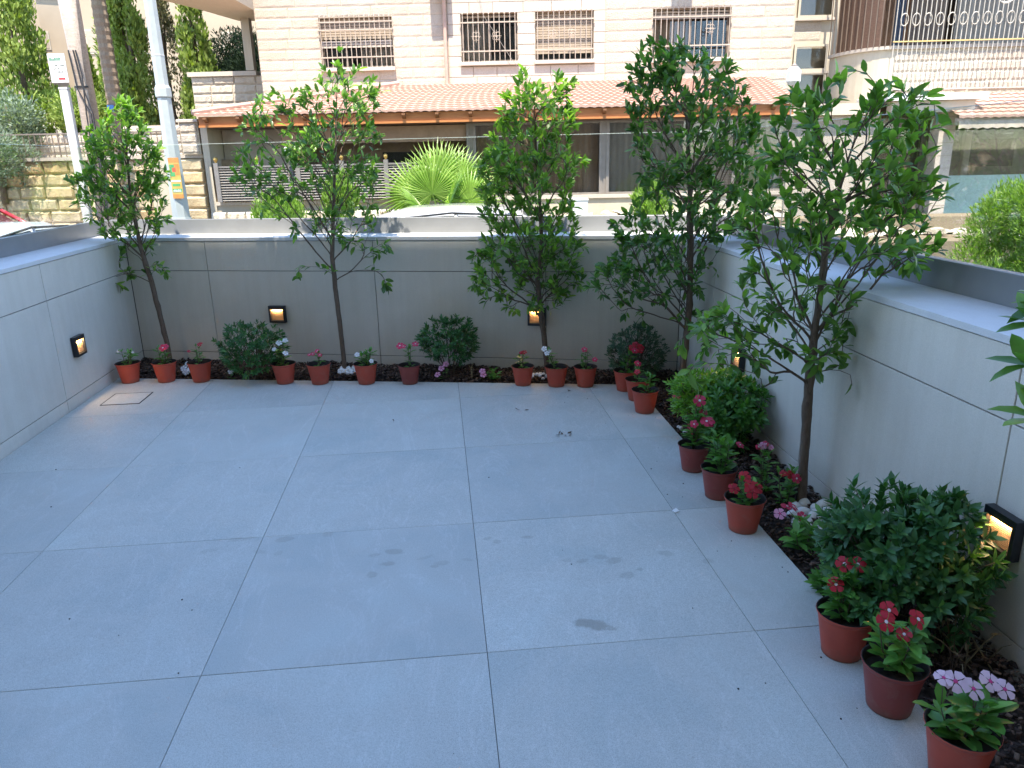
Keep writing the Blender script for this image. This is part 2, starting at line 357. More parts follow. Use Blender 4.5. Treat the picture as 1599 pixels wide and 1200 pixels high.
for i in range(-2, 4):
    for j in range(-4, 5):
        x0 = -.8135+TW*i; y0 = 2.076+TW*j
        p = [(x0+gq,y0+gq),(x0+TW-gq,y0+gq),(x0+TW-gq,y0+TW-gq),(x0+gq,y0+TW-gq)]
        p = clip(p, -1, 0, -(XL+.002)); 
        if p: p = clip(p, 1, 0, XE)
        if p: p = clip(p, 0, -1, -YB)
        if p: p = clip(p, .2129, 1, 5.717-.2129*2.475)
        if len(p) < 3: continue
        cx = sum(a for a, b in p)/len(p); cy_ = sum(b for a, b in p)/len(p)
        area = abs(sum(p[k][0]*p[(k+1)%len(p)][1]-p[(k+1)%len(p)][0]*p[k][1] for k in range(len(p))))/2
        if area < .004: continue
        t = MB(); n_ = len(p); b = .0012
        P = [(a-cx, c-cy_) for a, c in p]; Q = [(a*(1-b/max(.05,abs(a)+.01)), c*(1-b/max(.05,abs(c)+.01))) for a, c in P]
        dz = rnd.uniform(0, .0006)
        t.add([(a,c,-.008) for a,c in P]+[(a,c,-b+dz) for a,c in P]+[(a,c,dz) for a,c in Q],
              [tuple(range(2*n_,3*n_))]+[(k,(k+1)%n_,n_+(k+1)%n_,n_+k) for k in range(n_)]+[(n_+k,n_+(k+1)%n_,2*n_+(k+1)%n_,2*n_+k) for k in range(n_)])
        t.build('tile', MT['tile'], floor, loc=(cx, cy_, 0))
# access cover let into the floor
dc = thing('access_cover', 'square access cover with a thin dark rim in the floor below the left lamp', 'cover', (-2.20, 5.16, 0))
a_ = .13; m_ = MB()
for (x0,x1,y0,y1) in ((-a_,a_,-a_,-a_+.006),(-a_,a_,a_-.006,a_),(-a_,-a_+.006,-a_+.006,a_-.006),(a_-.006,a_,-a_+.006,a_-.006)): m_.box(x0,x1,y0,y1,-.004,.0035)
m_.build('rim', MT['gasket'], dc)
MB().box(-a_+.0065,a_-.0065,-a_+.0065,a_-.0065,-.003,.003).build('cover_plate', MT['tile'], dc)

# ------------------------------------------------------------------ planting bed
sb = MB(); sb.prism([(XE+.004,YB),(XR,YB),(XR,ywall(XR)),(XL,ywall(XL)),(XL,yedge(XL)+.004),(XE+.004,yedge(XE)+.004)], ZS, -.035)
struct(sb.build('soil', MT['soil']))
def bed_pts(n):
    out = []
    while len(out) < n:
        if NR.rand() < .55:
            x = NR.uniform(XL+.005, XR-.005); y = NR.uniform(yedge(x)+.008, ywall(x)-.005)
        else:
            x = NR.uniform(XE+.008, XR-.005); y = NR.uniform(.6, ywall(x)-.005)
        out.append((x, y))
    return np.array(out)
bp = bed_pts(17000); n = len(bp)
edge = np.minimum(np.where(bp[:,0] > XE, bp[:,0]-XE, 9), 9); e2 = bp[:,1]-(5.717-.2129*(bp[:,0]+2.475)); edge = np.where(bp[:,0] > XE, np.where(e2 > 0, np.maximum(edge, e2), edge), e2)
hz = -.030+.040*np.clip(edge/.10, 0, 1)+.012*np.sin(bp[:,0]*9)*np.cos(bp[:,1]*7)+NR.uniform(-.012,.012,n)
chv = [(-.5,-.22,0),(.45,-.28,.03),(.5,.2,-.02),(-.42,.26,.02),(-.46,-.2,.16),(.4,-.22,.2),(.46,.16,.14),(-.38,.2,.19)]
chf = [(0,3,2,1),(4,5,6,7),(0,1,5,4),(1,2,6,5),(2,3,7,6),(3,0,4,7)]
def rand_rots(n, tilt=.5):
    a = NR.uniform(0, 2*PI, n); t = NR.normal(0, tilt, n); u = NR.uniform(0, 2*PI, n)
    ca, sa, ct, st, cu, su = np.cos(a), np.sin(a), np.cos(t), np.sin(t), np.cos(u), np.sin(u)
    Z = np.zeros(n); O = np.ones(n)
    Ra = np.stack([np.stack([ca,-sa,Z],-1), np.stack([sa,ca,Z],-1), np.stack([Z,Z,O],-1)],1)
    Rx = np.stack([np.stack([O,Z,Z],-1), np.stack([Z,ct,-st],-1), np.stack([Z,st,ct],-1)],1)
    Ru = np.stack([np.stack([cu,-su,Z],-1), np.stack([su,cu,Z],-1), np.stack([Z,Z,O],-1)],1)
    return Ra@Rx@Ru
MT['chipm'] = MT['chip']
_m, _n, _b = newmat('bark_mulch'); _g = N_(_n, 'ShaderNodeNewGeometry')
_c = ramp(_n, _g.outputs['Random Per Island'], [(0,(.016,.010,.007)),(.45,(.050,.028,.019)),(.8,(.095,.054,.036)),(1,(.19,.13,.09))])
_c = mixc(_n, 1.0, _c, ramp(_n, noise(_n, _g.outputs['Position'], 120, 4, .7), [(.3,(.7,.7,.7)),(.7,(1.2,1.2,1.2))]), 'MULTIPLY')
_n.links.new(_c, _b.inputs['Base Color']); _b.inputs['Roughness'].default_value = .9
me = cloud_mesh('mulch', chv, chf, rand_rots(n, .6), np.column_stack([bp, hz]), NR.uniform(.012,.034,n)*np.where(bp[:,1] < 3, .8, 1), _m, smooth=False)
o = inst('mulch', me, None); tag(o, 'dark brown bark mulch lying over the planting bed along two walls', 'mulch', kind='stuff')

# ------------------------------------------------------------------ patio walls
def wall(name, label, origin, ang, length, joints, t=.31, zb=ZS, side=1, x_lo=0, x_hi=0):
    """local x along the wall, local y outwards; panel faces at y=0"""
    r = thing(name, label, 'wall', origin, ang)
    MB().box(-x_lo, length+x_hi, .012, t-.012, zb, .985).build('core', MT['joint'], r)
    xs = [0]+joints+[length]; g2 = .0025
    for a, b in zip(xs[:-1], xs[1:]):
        for z0, z1, nm in ((-.06, .08, 'skirting_panel'), (.08, .742, 'panel'), (.742, .974, 'panel')):
            m = MB(); w = (b-a)/2-g2; h = (z1-z0)/2-g2; bv = .0015; d = .0015+rnd.uniform(-.0006,.0006)
            # front face at y=0 with tiny chamfer
            def rect(i, y): return [(-w+i,y,-h+i),(w-i,y,-h+i),(w-i,y,h-i),(-w+i,y,h-i)]
            vs = rect(0,.012)+rect(0,bv+d)+rect(bv,d)
            fs = [(8,9,10,11)]+[(4+k,8+k,8+(k+1)%4,4+(k+1)%4)[::-1] for k in range(4)]+[(k,4+k,4+(k+1)%4,(k+1)%4)[::-1] for k in range(4)]
            m.add(vs, fs); m.build(nm, MT['panel'], r, loc=((a+b)/2, 0, (z0+z1)/2))
    return r
def rail_and_glass(name, label, origin, ang, x0, x1, seams, off=.31, y_out=1):
    r = thing(name, label, 'glass balustrade', origin, ang)
    m = MB(); m.bevbox(x0, x1, off, off+.045, 1.0005, 1.118, .002); m.build('channel', MT['rail'], r)
    MB().box(x0+.001, x1-.001, off+.047, off+.062, 1.0005, 1.112).build('channel_cover', MT['gasket'], r)
    xs = [x0+.01]+seams+[x1-.01]
    for a, b in zip(xs[:-1], xs[1:]):
        p = MB().box(a+.006, b-.006, off+.0165, off+.0285, 1.119, 1.70).build('glass_pane', MT['bglass'], r)
        MB().box(a+.006, b-.006, off+.0165, off+.0285, 1.7005, 1.7025).build('polished_edge', MT['gedge'], p)
    return r
# back wall: local x along BT
wb = wall('patio_wall', 'long beige panelled back wall of the patio under a white coping', BO, BA, BLEN, [.68, 2.05, 3.36], x_lo=.36, x_hi=.36)
# left wall: x from far corner towards camera; outward = -X.  local x=(0,-1), local y=(-1,0) -> rotation -90deg gives x->(0,-1), y->(1,0). Build with mirrored x instead.
wl = wall('patio_wall', 'pale panelled side wall on the left of the patio carrying one lamp', (XL, YB, 0), PI/2, 6.26-YB, [.80, 2.08, 3.36, 4.64, 5.92])
wr = wall('patio_wall', 'pale panelled side wall on the right of the patio behind the planting bed', (XR, ywall(XR), 0), -PI/2, ywall(XR)-YB, [ywall(XR)-4.51, ywall(XR)-3.246, ywall(XR)-1.978, ywall(XR)-.71])
# copings as plan polygons (mitred)
cw = .375
def off_pt(t, d): 
    p = BO+BT*t+BN*d; return (p.x, p.y)
def y_on_back(x, d):      # y of the line parallel to back wall, offset d outwards
    p = BO+BN*d; return p.y+(x-p.x)*BT.y/BT.x
ov = .004
bk = MB(); bk.prism([(XL+ov, y_on_back(XL+ov,-ov)), (XR-ov, y_on_back(XR-ov,-ov)), (XR+cw, y_on_back(XR+cw,cw)), (XL-cw, y_on_back(XL-cw,cw))], .976, 1.0); bk.build('coping', MT['coping'], None)
bpy.data.objects['coping'].parent = wb; bpy.data.objects['coping'].matrix_parent_inverse = Matrix.LocRotScale(wb.location, wb.rotation_euler, None).inverted()
def coping(parent, poly):
    m = MB(); inv = Matrix.LocRotScale(parent.location, parent.rotation_euler, None).inverted()
    q = [inv@Vector((x,y,0)) for x, y in poly]; m.prism([(v.x,v.y) for v in q], .976, 1.0); return m.build('coping', MT['coping'], parent)
coping(wl, [(XL+ov, YB), (XL+ov, y_on_back(XL+ov,-ov)-.002), (XL-cw, y_on_back(XL-cw,cw)-.002), (XL-cw, YB)])
coping(wr, [(XR-ov, YB), (XR+cw, YB), (XR+cw, y_on_back(XR+cw,cw)-.002), (XR-ov, y_on_back(XR-ov,-ov)-.002)])
OFF = .31
s_l = (Vector((XL-OFF, y_on_back(XL-OFF, OFF), 0))-BO).dot(BT); s_r = (Vector((XR+OFF, y_on_back(XR+OFF, OFF), 0))-BO).dot(BT)
rail_and_glass('glass_balustrade', 'clear glass balustrade in a pale metal channel on the back wall', BO, BA, s_l-.01, s_r+.01, [1.98], OFF)
rail_and_glass('glass_balustrade', 'clear glass balustrade in a dark metal channel on the left wall', (XL, YB, 0), PI/2, 0, y_on_back(XL-OFF, OFF)-YB-.012, [1.3, 2.9, 4.5], OFF)
yr = y_on_back(XR+OFF, OFF)-.012
rail_and_glass('glass_balustrade', 'clear glass balustrade in a dark metal channel on the right wall', (XR, yr, 0), -PI/2, 0, yr-YB, [1.6, 3.2, 4.8], OFF)

# ------------------------------------------------------------------ wall lamps
def wall_lamp(label, loc, ang, power=.2):
    r = thing('wall_lamp', label, 'wall lamp', loc, ang, 'square downlights set on the patio walls')
    # local: x along wall, y out of wall (towards the patio), z up
    h = .067; m = MB()
    for (x0,x1,z0,z1) in ((-h,h,h-.026,h),(-h,h,-h,-h+.016),(-h,-h+.014,-h+.016,h-.026),(h-.014,h,-h+.016,h-.026)): m.box(x0,x1,0.001,.032,z0,z1)
    m.box(-h+.014,h-.014,0.001,.004,-h+.016,h-.026); m.build('housing', MT['black'], r)
    MB().box(-h+.016,h-.016,.0045,.006,-h+.018,h-.028).build('backplate', MT['fin'], r)
    MB().box(-h+.018,h-.018,.008,.026,h-.0295,h-.0265).build('lamp_diffuser', MT['glow'], r)
    z = -h+.021
    while z < h-.034:
        MB().box(-h+.015,h-.015,.010,.020,z,z+.0022).build('louvre', MT['fin'], r); z += .0062
    l = bpy.data.lights.new('lamp_light', 'AREA'); l.shape = 'RECTANGLE'; l.size = .09; l.size_y = .016; l.energy = power; l.color = (1.0,.66,.34)
    lo = bpy.data.objects.new('lamp_light', l); lk(lo, r); lo.location = (0, .023, h-.031); lo.rotation_euler = (math.radians(-4), 0, 0)
    return r
wall_lamp('small black square lamp glowing warm on the left side wall', (XL+.002, 5.175, .39), -PI/2, .4)
def backpt(s): p = BO+BT*s-BN*.001; return p
p = backpt(1.235); wall_lamp('lit square lamp on the back wall half hidden by the round leafy shrub', (p.x, p.y, .405), PI+BA)
p = backpt(3.293); wall_lamp('lit square lamp on the back wall right behind a slim tree trunk', (p.x, p.y, .411), PI+BA)
wall_lamp('lit square lamp on the right wall hidden behind leaves between two trees', (XR-.001, 4.02, .41), PI/2)
wall_lamp('large looking black lamp with glowing louvres on the right wall beside the big bush', (XR-.001, 1.915, .405), PI/2, .13)

# ------------------------------------------------------------------ the apartment building across the street (local: s along, k away, z up)
MT['stone'] = mat_rock('rock_faced_limestone', [(.46,.375,.30),(.485,.41,.335),(.49,.425,.355),(.50,.445,.375)], 5, 42, 1.0)
MT['smooth'] = mat_rock('sawn_limestone', [(.43,.37,.315),(.47,.41,.35),(.50,.44,.385)], 4, 60, .12)
MT['stuccow'] = mat_panel('cream_render', (.46,.40,.31), .06)
MT['mortar'] = plain('mortar', (.36,.30,.225), .9)
MT['clay'] = mat_rock('clay_roof_tile', [(.42,.25,.19),(.45,.29,.23),(.47,.33,.27)], 6, 60, .15)
MT['pinewood'] = mat_wood('orange_timber', (.32,.115,.03), (.44,.18,.055))
MT['darkwood'] = mat_wood('dark_timber', (.07,.035,.02), (.12,.065,.04))
MT['winframe'] = plain('bronze_window_frame', (.20,.16,.13), .5, .3)
MT['greyframe'] = plain('grey_aluminium', (.24,.205,.18), .5, .3)
MT['shutter'] = plain('roller_shutter', (.34,.27,.20), .6)
MT['interior'] = plain('dark_room', (.035,.028,.024), .9)
MT['brownwall'] = plain('brown_wall', (.32,.205,.14), .85)
MT['curtain'] = plain('brown_curtain', (.62,.42,.29), .85, 0, .12, 5)
MT['greycurtain'] = plain('grey_curtain', (.58,.50,.44), .85, 0, .12, 5)
MT['winglass'] = mat_glass('window_glass', (.82,.82,.80), .9)
MT['bar'] = plain('grille_iron', (.42,.34,.27), .6, .2)
MT['whitebar'] = plain('white_iron', (.42,.38,.32), .5)
MT['brownbar'] = plain('brown_iron', (.14,.10,.07), .6)
MT['conc'] = plain('stained_concrete', (.42,.36,.29), .9, 0, .22, 3)
MT['frost'] = plain('frosted_film', (.30,.42,.38), .55, 0, .12, 30)
MT['whitep'] = plain('white_paint', (.60,.59,.56), .6)
MT['louvre'] = plain('grey_louvre', (.22,.20,.19), .5, .2)
MT['gold'] = plain('gold_ball', (.62,.40,.12), .35, .6)

def rock_mesh(w, h, d=.05, nx=7, nz=3, amp=.022, seed=0):
    r = random.Random(seed); vs = []; fs = []
    for j in range(nz+1):
        for i in range(nx+1):
            e = i in (0, nx) or j in (0, nz)
            y = 0 if e else -d+r.uniform(-amp, amp)*.9
            if not e and (i in (1, nx-1) or j in (1, nz-1)): y = -d*.6+r.uniform(-amp, amp)*.6
            x = -w/2+w*i/nx+(0 if i in (0,nx) else r.uniform(-.2,.2)*w/nx); z = -h/2+h*j/nz+(0 if j in (0,nz) else r.uniform(-.2,.2)*h/nz)
            if i == 1: x = -w/2+.10*w/nx*3
            if i == nx-1: x = w/2-.10*w/nx*3
            if j == 1: z = -h/2+.18*h
            if j == nz-1: z = h/2-.18*h
            vs.append((x, y, z))
    for j in range(nz):
        for i in range(nx):
            a = j*(nx+1)+i; fs.append((a, a+1, a+nx+2, a+nx+1))
    n0 = len(vs); vs += [(-w/2,.05,-h/2),(w/2,.05,-h/2),(w/2,.05,h/2),(-w/2,.05,h/2)]
    c = [0, nx, (nz+1)*(nx+1)-1, nz*(nx+1)]
    fs += [(n0,n0+1,)+tuple(range(nx,-1,-1)), (n0+2,n0+3)+tuple(range(nz*(nx+1), (nz+1)*(nx+1)))]
    fs += [(n0+3,n0)+tuple(j*(nx+1) for j in range(nz+1)), (n0+1,n0+2)+tuple(j*(nx+1)+nx for j in range(nz,-1,-1))]
    return vs, fs
def rock_set(name, n, h, wmin, wmax, d, amp, mat, seed=0):
    out = []
    for i in range(n):
        w = wmin+(wmax-wmin)*i/(n-1); v, f = rock_mesh(1, 1, 1, 7, 3, .45, seed+i)
        v = [(x*w, y*d, z*h) for x, y, z in v]; b = MB(); b.add(v, f); out.append((w, b.mesh(name, mat)))
    return out
def flat_set(name, n, h, wmin, wmax, d, mat):
    out = []
    for i in range(n):
        w = wmin+(wmax-wmin)*i/(n-1); b = MB(); c = .006
        def rect(q, y): return [(-w/2+q,y,-h/2+q),(w/2-q,y,-h/2+q),(w/2-q,y,h/2-q),(-w/2+q,y,h/2-q)]
        b.add(rect(0,.03)+rect(0,-d+c)+rect(c,-d), [(8,9,10,11)]+[(4+k,4+(k+1)%4,8+(k+1)%4,8+k) for k in range(4)]+[(k,(k+1)%4,4+(k+1)%4,4+k) for k in range(4)])
        out.append((w, b.mesh(name, mat)))
    return out
def lay(name, root, s0, s1, z0, rows, ch, sets, holes, k=0.0, gap=.012, seed=0, jit=.004, zmax=1e9):
    """courses of blocks between s0 and s1, leaving out rectangles (s0,s1,z0,z1)"""
    r = random.Random(seed); cnt = 0
    for j in range(rows):
        za = z0+j*ch; zc = za+ch/2
        if zc > zmax: break
        spans = [(s0, s1)]
        for (a, b, c, d) in holes:
            if za < d-ch*.35 and za+ch > c+ch*.35:
                ns = []
                for (p, q) in spans:
                    if b <= p or a >= q: ns.append((p, q)); continue
                    if a > p: ns.append((p, a))
                    if b < q: ns.append((b, q))
                spans = ns
        for (p, q) in spans:
            L = q-p
            if L < .05: continue
            wa = sum(w for w, _ in sets)/len(sets)
            nb = max(1, round(L/wa)); ws = [r.uniform(.78, 1.25) for _ in range(nb)]; t = sum(ws); x = p
            for w in ws:
                w = w/t*L; best = min(sets, key=lambda q_: abs(q_[0]-w+gap)); msh = r.choice([q_ for q_ in sets if abs(q_[0]-best[0]) < .08])
                inst(name, msh[1], root, (x+w/2, k+r.uniform(-jit, jit), zc), None, scale=((w-gap)/msh[0], 1, (ch-gap)/(ch if ch else 1)))
                x += w; cnt += 1
    return cnt
AB = thing('apartment_building', 'sunlit cream stone apartment block across the street with barred windows and a tiled terrace roof', 'building', FO, FA)
W1 = (-3.77,-2.32,3.33,4.25); W2 = (-.96,.15,3.38,4.26); W3 = (.51,1.65,3.38,4.29); W4 = (2.81,4.33,3.35,4.30)
ZT = 7.2
holes = [W1, W2, W3, W4]
# main wall with real openings: vertical strips
def wall_with_holes(root, s0, s1, z0, z1, k0, k1, hs, mat, name='wall'):
    m = MB(); xs = sorted(set([s0, s1]+[q for h in hs for q in h[:2]]))
    for a, b in zip(xs[:-1], xs[1:]):
        hh = sorted([h for h in hs if h[0] <= a+1e-6 and h[1] >= b-1e-6], key=lambda h: h[2]); z = z0
        for h in hh: m.box(a, b, k0, k1, z, h[2]); z = h[3]
        m.box(a, b, k0, k1, z, z1)
    return m.build(name, mat, root)
wall_with_holes(AB, -5.03, 5.56, ZS, ZT, .06, .30, [(a,b,c,d) for a,b,c,d in holes], MT['mortar'])
MB().box(-5.03, 5.56, .9, 9, 2.3, ZT).build('wall', MT['interior'], AB)
rs = rock_set('stone', 9, .193, .35, 1.1, .012, .4, MT['stone'], 3)
big = [(-1.22, 1.88, 2.3, 4.62)]
c1 = lay('stone', AB, -5.03, 5.56, 2.33, 17, .193, rs, holes+big, .06, .004, 4, .0015, 5.2)
fs_ = flat_set('cladding_block', 7, .193, .30, .75, .022, MT['smooth'])
lay('cladding_block', AB, -1.22, 1.88, 2.33, 12, .193, fs_, [W2, W3], .06, .007, 5, .0015)
MB().box(-5.03, 5.56, .0, .06, 5.24, ZT).build('upper_wall', MT['smooth'], AB)
def slat_block(name, parent, s0, s1, z0, z1, k, pitch, mat, th=.012):
    n = max(1, int((z1-z0)/pitch))
    for i in range(n): 
        z = z0+(i+.5)*(z1-z0)/n; MB().box(s0, s1, k, k+th, z-pitch*.42, z+pitch*.42).build(name, mat, parent)
def grille(par, s0, s1, z0, z1, k, n, bars, orn=(), mat=None, rr=.008):
    mat = mat or MT['bar']
    for i in range(n):
        s = s0+.04+(s1-s0-.08)*i/(n-1); MB().tube([(s,k,z0-.01),(s,k,z1-.06)], rr, 5).build('bar', mat, par)
        b = MB(); b.lathe([(.002,0),(.014,.012),(.012,.03),(.002,.06)], 6, (s,k,z1-.075)); b.build('bar_tip', mat, par)
    for z in bars: MB().box(s0-.02, s1+.02, k-.012, k+.012, z-.012, z+.012).build('cross_bar', mat, par)
    for (s, z, q) in orn:
        m = MB()
        for a in range(4):
            ca, sa = math.cos(PI/4+a*PI/2), math.sin(PI/4+a*PI/2)
            m.tube([(s+ca*q*.5+math.cos(t*PI/4)*q*.38, k-.004, z+sa*q*.5+math.sin(t*PI/4)*q*.38) for t in range(8)], .006, 4)
        m.tube([(s,k-.004,z-q*1.1),(s,k-.004,z+q*1.1)], .006, 4); m.tube([(s-q,k-.004,z),(s+q,k-.004,z)], .006, 4)
        m.build('scroll_ornament', mat, par)
def window(par, q, k=.06, frame=None, shut=1.0, panes=2, curtain=None, sill=True, gl=None, depth=.17, lab=None, label_mat=None):
    s0, s1, z0, z1 = q; frame = frame or MT['winframe']
    m = MB(); kk = k+depth-.04; f = .045
    m.box(s0,s1,kk,kk+.05,z0,z0+f); m.box(s0,s1,kk,kk+.05,z1-f,z1); m.box(s0,s0+f,kk+.001,kk+.051,z0+f,z1-f); m.box(s1-f,s1,kk+.001,kk+.051,z0+f,z1-f)
    for i in range(1, panes): c = s0+(s1-s0)*i/panes; m.box(c-f/2,c+f/2,kk-.001,kk+.049,z0+f,z1-f)
    w = m.build('window', frame, par)
    if lab: w['label'] = lab
    for i in range(panes):
        a = s0+(s1-s0)*i/panes; b = s0+(s1-s0)*(i+1)/panes; MB().box(a+.02,b-.02,kk+.02,kk+.028,z0+f*.7,z1-f*.7).build('pane', gl or MT['winglass'], w)
    if shut > 0: slat_block('shutter_slat', w, s0+.015, s1-.015, z1-(z1-z0)*shut, z1-.01, kk-.045, .045, MT['shutter'])
    if curtain:
        a, b, mt = curtain; mm = MB(); n = 26; vs = []
        for i in range(n+1):
            x = a+(b-a)*i/n; y = kk+.12+.018*math.sin(i*1.9); vs += [(x,y,z0+.02),(x,y,z1-.02)]
        mm.add(vs, [(2*i,2*i+2,2*i+3,2*i+1) for i in range(n)]); mm.build('curtain', mt, w, True)
    if sill: MB().bevbox(s0-.03, s1+.03, k-.095, k+.12, z0-.065, z0-.001, .006).build('sill', MT['smooth'], w)
    m = MB(); m.box(s0+.001,s1-.001,k+.31,k+.32,z0,z1); m.build('dark_opening', MT['interior'], w)
    return w
w = window(AB, W1, shut=.42, panes=3, curtain=(-3.0,-2.35,MT['greycurtain']), lab='wide barred window with its shutter half down')
grille(w, *W1[:2], W1[2], W1[3]+.06, -.01, 15, [3.52, 4.02, 4.16])
slat_block('shutter_slat', w, W1[0]+.02, W1[1]-.02, 3.70, 3.84, .09, .04, MT['smooth'])
w = window(AB, W2, shut=.10, panes=2, curtain=(-.94,-.42,MT['greycurtain']), lab='barred window standing half open')
grille(w, *W2[:2], W2[2], W2[3]+.04, -.01, 11, [3.57, 4.09], [(-.66,3.84,.10),(-.26,3.84,.10)])
w = window(AB, W3, shut=.86, panes=2, lab='barred window with its brown shutter nearly closed')
grille(w, *W3[:2], W3[2], W3[3]+.04, -.01, 11, [3.57, 4.11], [(.85,3.86,.09),(1.22,3.86,.09)])
w = window(AB, W4, shut=.24, panes=2, curtain=(2.83,3.55,MT['curtain']), lab='wide barred window on the right of the front')
grille(w, *W4[:2], W4[2], W4[3]+.04, -.01, 14, [3.58, 4.10], [(3.92,3.88,.10)])
# drainpipe, boxed meter shadow caster (small balcony-like hood) and cable
MB().tube([(-1.27,-.01,2.95),(-1.27,-.01,ZT)], .035, 8).build('drainpipe', plain('pinkish_pipe', (.42,.29,.23), .6), AB)
MB().tube([(-.62,.02,4.8),(-.50,-.06,4.2),(.02,-.10,3.42),(.2,-.1,3.2),(.5,-.6,2.9)], .006, 4).build('cable', MT['greyframe'], AB)
m = MB(); m.bevbox(-1.55, -1.12, -.30, -.005, 4.62, 5.3, .02); m.build('air_conditioner', MT['whitep'], AB)
m = MB(); m.bevbox(3.15, 3.55, -.30, -.005, 4.85, 5.4, .02); m.build('air_conditioner', MT['whitep'], AB)
# right return and recessed stair bay
MB().box(5.56, 6.55, .56, .9, ZS, ZT).build('recessed_wall', MT['stuccow'], AB)
MB().box(5.562, 5.70, .42, .56, 2.3, 5.4).build('recessed_wall', MT['stuccow'], AB)
lay('stone', AB, 5.72, 6.28, 3.68, 2, .193, rs, [], .56, .01, 9, .003)
for q in ((5.76, 6.47, 4.10, 5.0), (5.75, 6.43, 3.11, 3.61), (5.76, 6.43, 2.46, 3.08)):
    window(AB, q, k=.40, frame=MT['stuccow'], shut=0, panes=1, sill=False, depth=.12)
    MB().box(q[0]-.06, q[1]+.06, .47, .555, q[2]-.05, q[2]).build('ledge', MT['smooth'], AB)
# bay with rounded barred balcony on the right
BX0, BX1 = 6.75, 13.0
def bay_outline(r, n=10, inset=0.0):
    # rounded left end then straight along s at k=-1
    pts = []
    cx, ck = BX0+r*.35, -1+1.25
    for i in range(n+1):
        a = PI+ (PI/2)*i/n; pts.append((cx+ (r-inset)*.75*math.cos(a)+.35*0, ck+(1.25-inset)*math.sin(a)))
    pts.append((BX1, -1+inset)); return pts
out = bay_outline(.9); inn = bay_outline(.9, inset=.14)
def strip(outp, inp, z0, z1):
    m = MB(); n = len(outp)
    vs = [(a,b,z0) for a,b in outp]+[(a,b,z0) for a,b in inp]+[(a,b,z1) for a,b in outp]+[(a,b,z1) for a,b in inp]; fs = []
    for i in range(n-1):
        fs += [(i,i+1,2*n+i+1,2*n+i),(n+i+1,n+i,3*n+i,3*n+i+1),(2*n+i,2*n+i+1,3*n+i+1,3*n+i),(i+1,i,n+i,n+i+1)]
    fs += [(0,2*n,3*n,n),(n-1,2*n-1,4*n-1,3*n-1)]; m.add(vs, fs); return m
strip(out, inn, 2.55, 3.30).build('balcony_parapet', MT['stuccow'], AB)
rs2 = rock_set('stone', 5, .17, .3, .6, .03, .4, MT['stone'], 33)
lay('stone', AB, 7.1, 12, 2.56, 4, .175, rs2, [], -1.0, .01, 12, .003)
slab_o = bay_outline(.9, inset=-.06); strip(slab_o, inn, 3.302, 3.36).build('parapet_cap', MT['smooth'], AB)
m = MB(); m.prism([(a,b) for a,b in out]+[(BX1,.8),(out[0][0],.8)], 2.40, 2.549); m.build('balcony_slab', MT['stuccow'], AB)
MB().box(6.2, BX1, .56, .9, ZS, 3.3).build('recessed_wall', MT['stuccow'], AB)
MB().box(7.0, BX1, .70, .9, 3.3, ZT).build('recessed_wall', MT['brownwall'], AB)
MB().box(6.551, 6.999, .56, .9, 3.301, ZT).build('recessed_wall', MT['stuccow'], AB)
MB().box(6.9, BX1, -1.0, .9, 5.6, 5.85).build('balcony_slab', MT['stuccow'], AB)
MB().box(6.9, 7.35, .55, .69, 3.36, 5.6).build('balcony_door', MT['interior'], AB)
MB().box(8.6, 9.6, .55, .69, 3.36, 5.6).build('balcony_door', MT['interior'], AB)
strip(inn[:9], [(a+.04,b+.04) for a,b in inn[:9]], 3.37, 5.6).build('brown_screen', MT['darkwood'], AB)
gm = MB().tube([(0,0,-.75),(0,0,2.0)], .008, 5).mesh('bar', MT['whitebar']); gb = MB().tube([(0,0,-.05),(0,0,2.0)], .010, 5).mesh('bar', MT['brownbar'])
for i in range(38): inst('bar', gm, AB, (7.02+.085*i, -1.09, 3.33))
for i in range(13):
    a = PI+(PI/2)*i/13; inst('bar', gb, AB, (BX0+.315+.72*math.cos(a), .25+1.29*math.sin(a)-.03, 3.40))
for z in (2.60, 3.42, 4.15): MB().box(7.0, 10.2, -1.105, -1.08, z-.01, z+.01).build('cross_bar', MT['whitebar'] if z != 3.42 else plain('ochre_iron', (.55,.38,.14), .5), AB)
ring = MB().tube([(math.cos(t*PI/6)*.085,0,math.sin(t*PI/6)*.085) for t in range(13)], .008, 5).mesh('ring_ornament', MT['whitebar'])
for i in range(14): inst('ring_ornament', ring, AB, (7.15+.21*i, -1.115, 3.78), scale=(.8,1,1.2))
for i, (a, b, mt) in enumerate(((7.80,8.5,plain('dim_cloth', (.20,.16,.13), .8)),(8.7,10.4,plain('grey_cloth', (.23,.21,.18), .8)),(7.52,7.70,plain('blue_cloth', (.16,.20,.27), .8)))):
    mm = MB(); n = 40; vs = []
    for j in range(n+1):
        x = a+(b-a)*j/n; y = .1+.03*math.sin(j*1.7+i); vs += [(x,y,3.42),(x,y,5.2)]
    mm.add(vs, [(2*j,2*j+2,2*j+3,2*j+1) for j in range(n)]); mm.build('hanging_cloth', mt, AB, True)
m = MB(); 
for r0, tt, dz in ((.16, 0, 0), (.12, .2, .03)):
    pts = [(8.98+math.cos(-.2-t*.28)*r0, -.98, 4.20+math.sin(-.2-t*.28)*r0+dz) for t in range(9)]
    m.tube(pts, [.004+.02*math.sin(PI*t/8) for t in range(9)], 6)
m.build('crescent_ornament', MT['whitep'], AB)

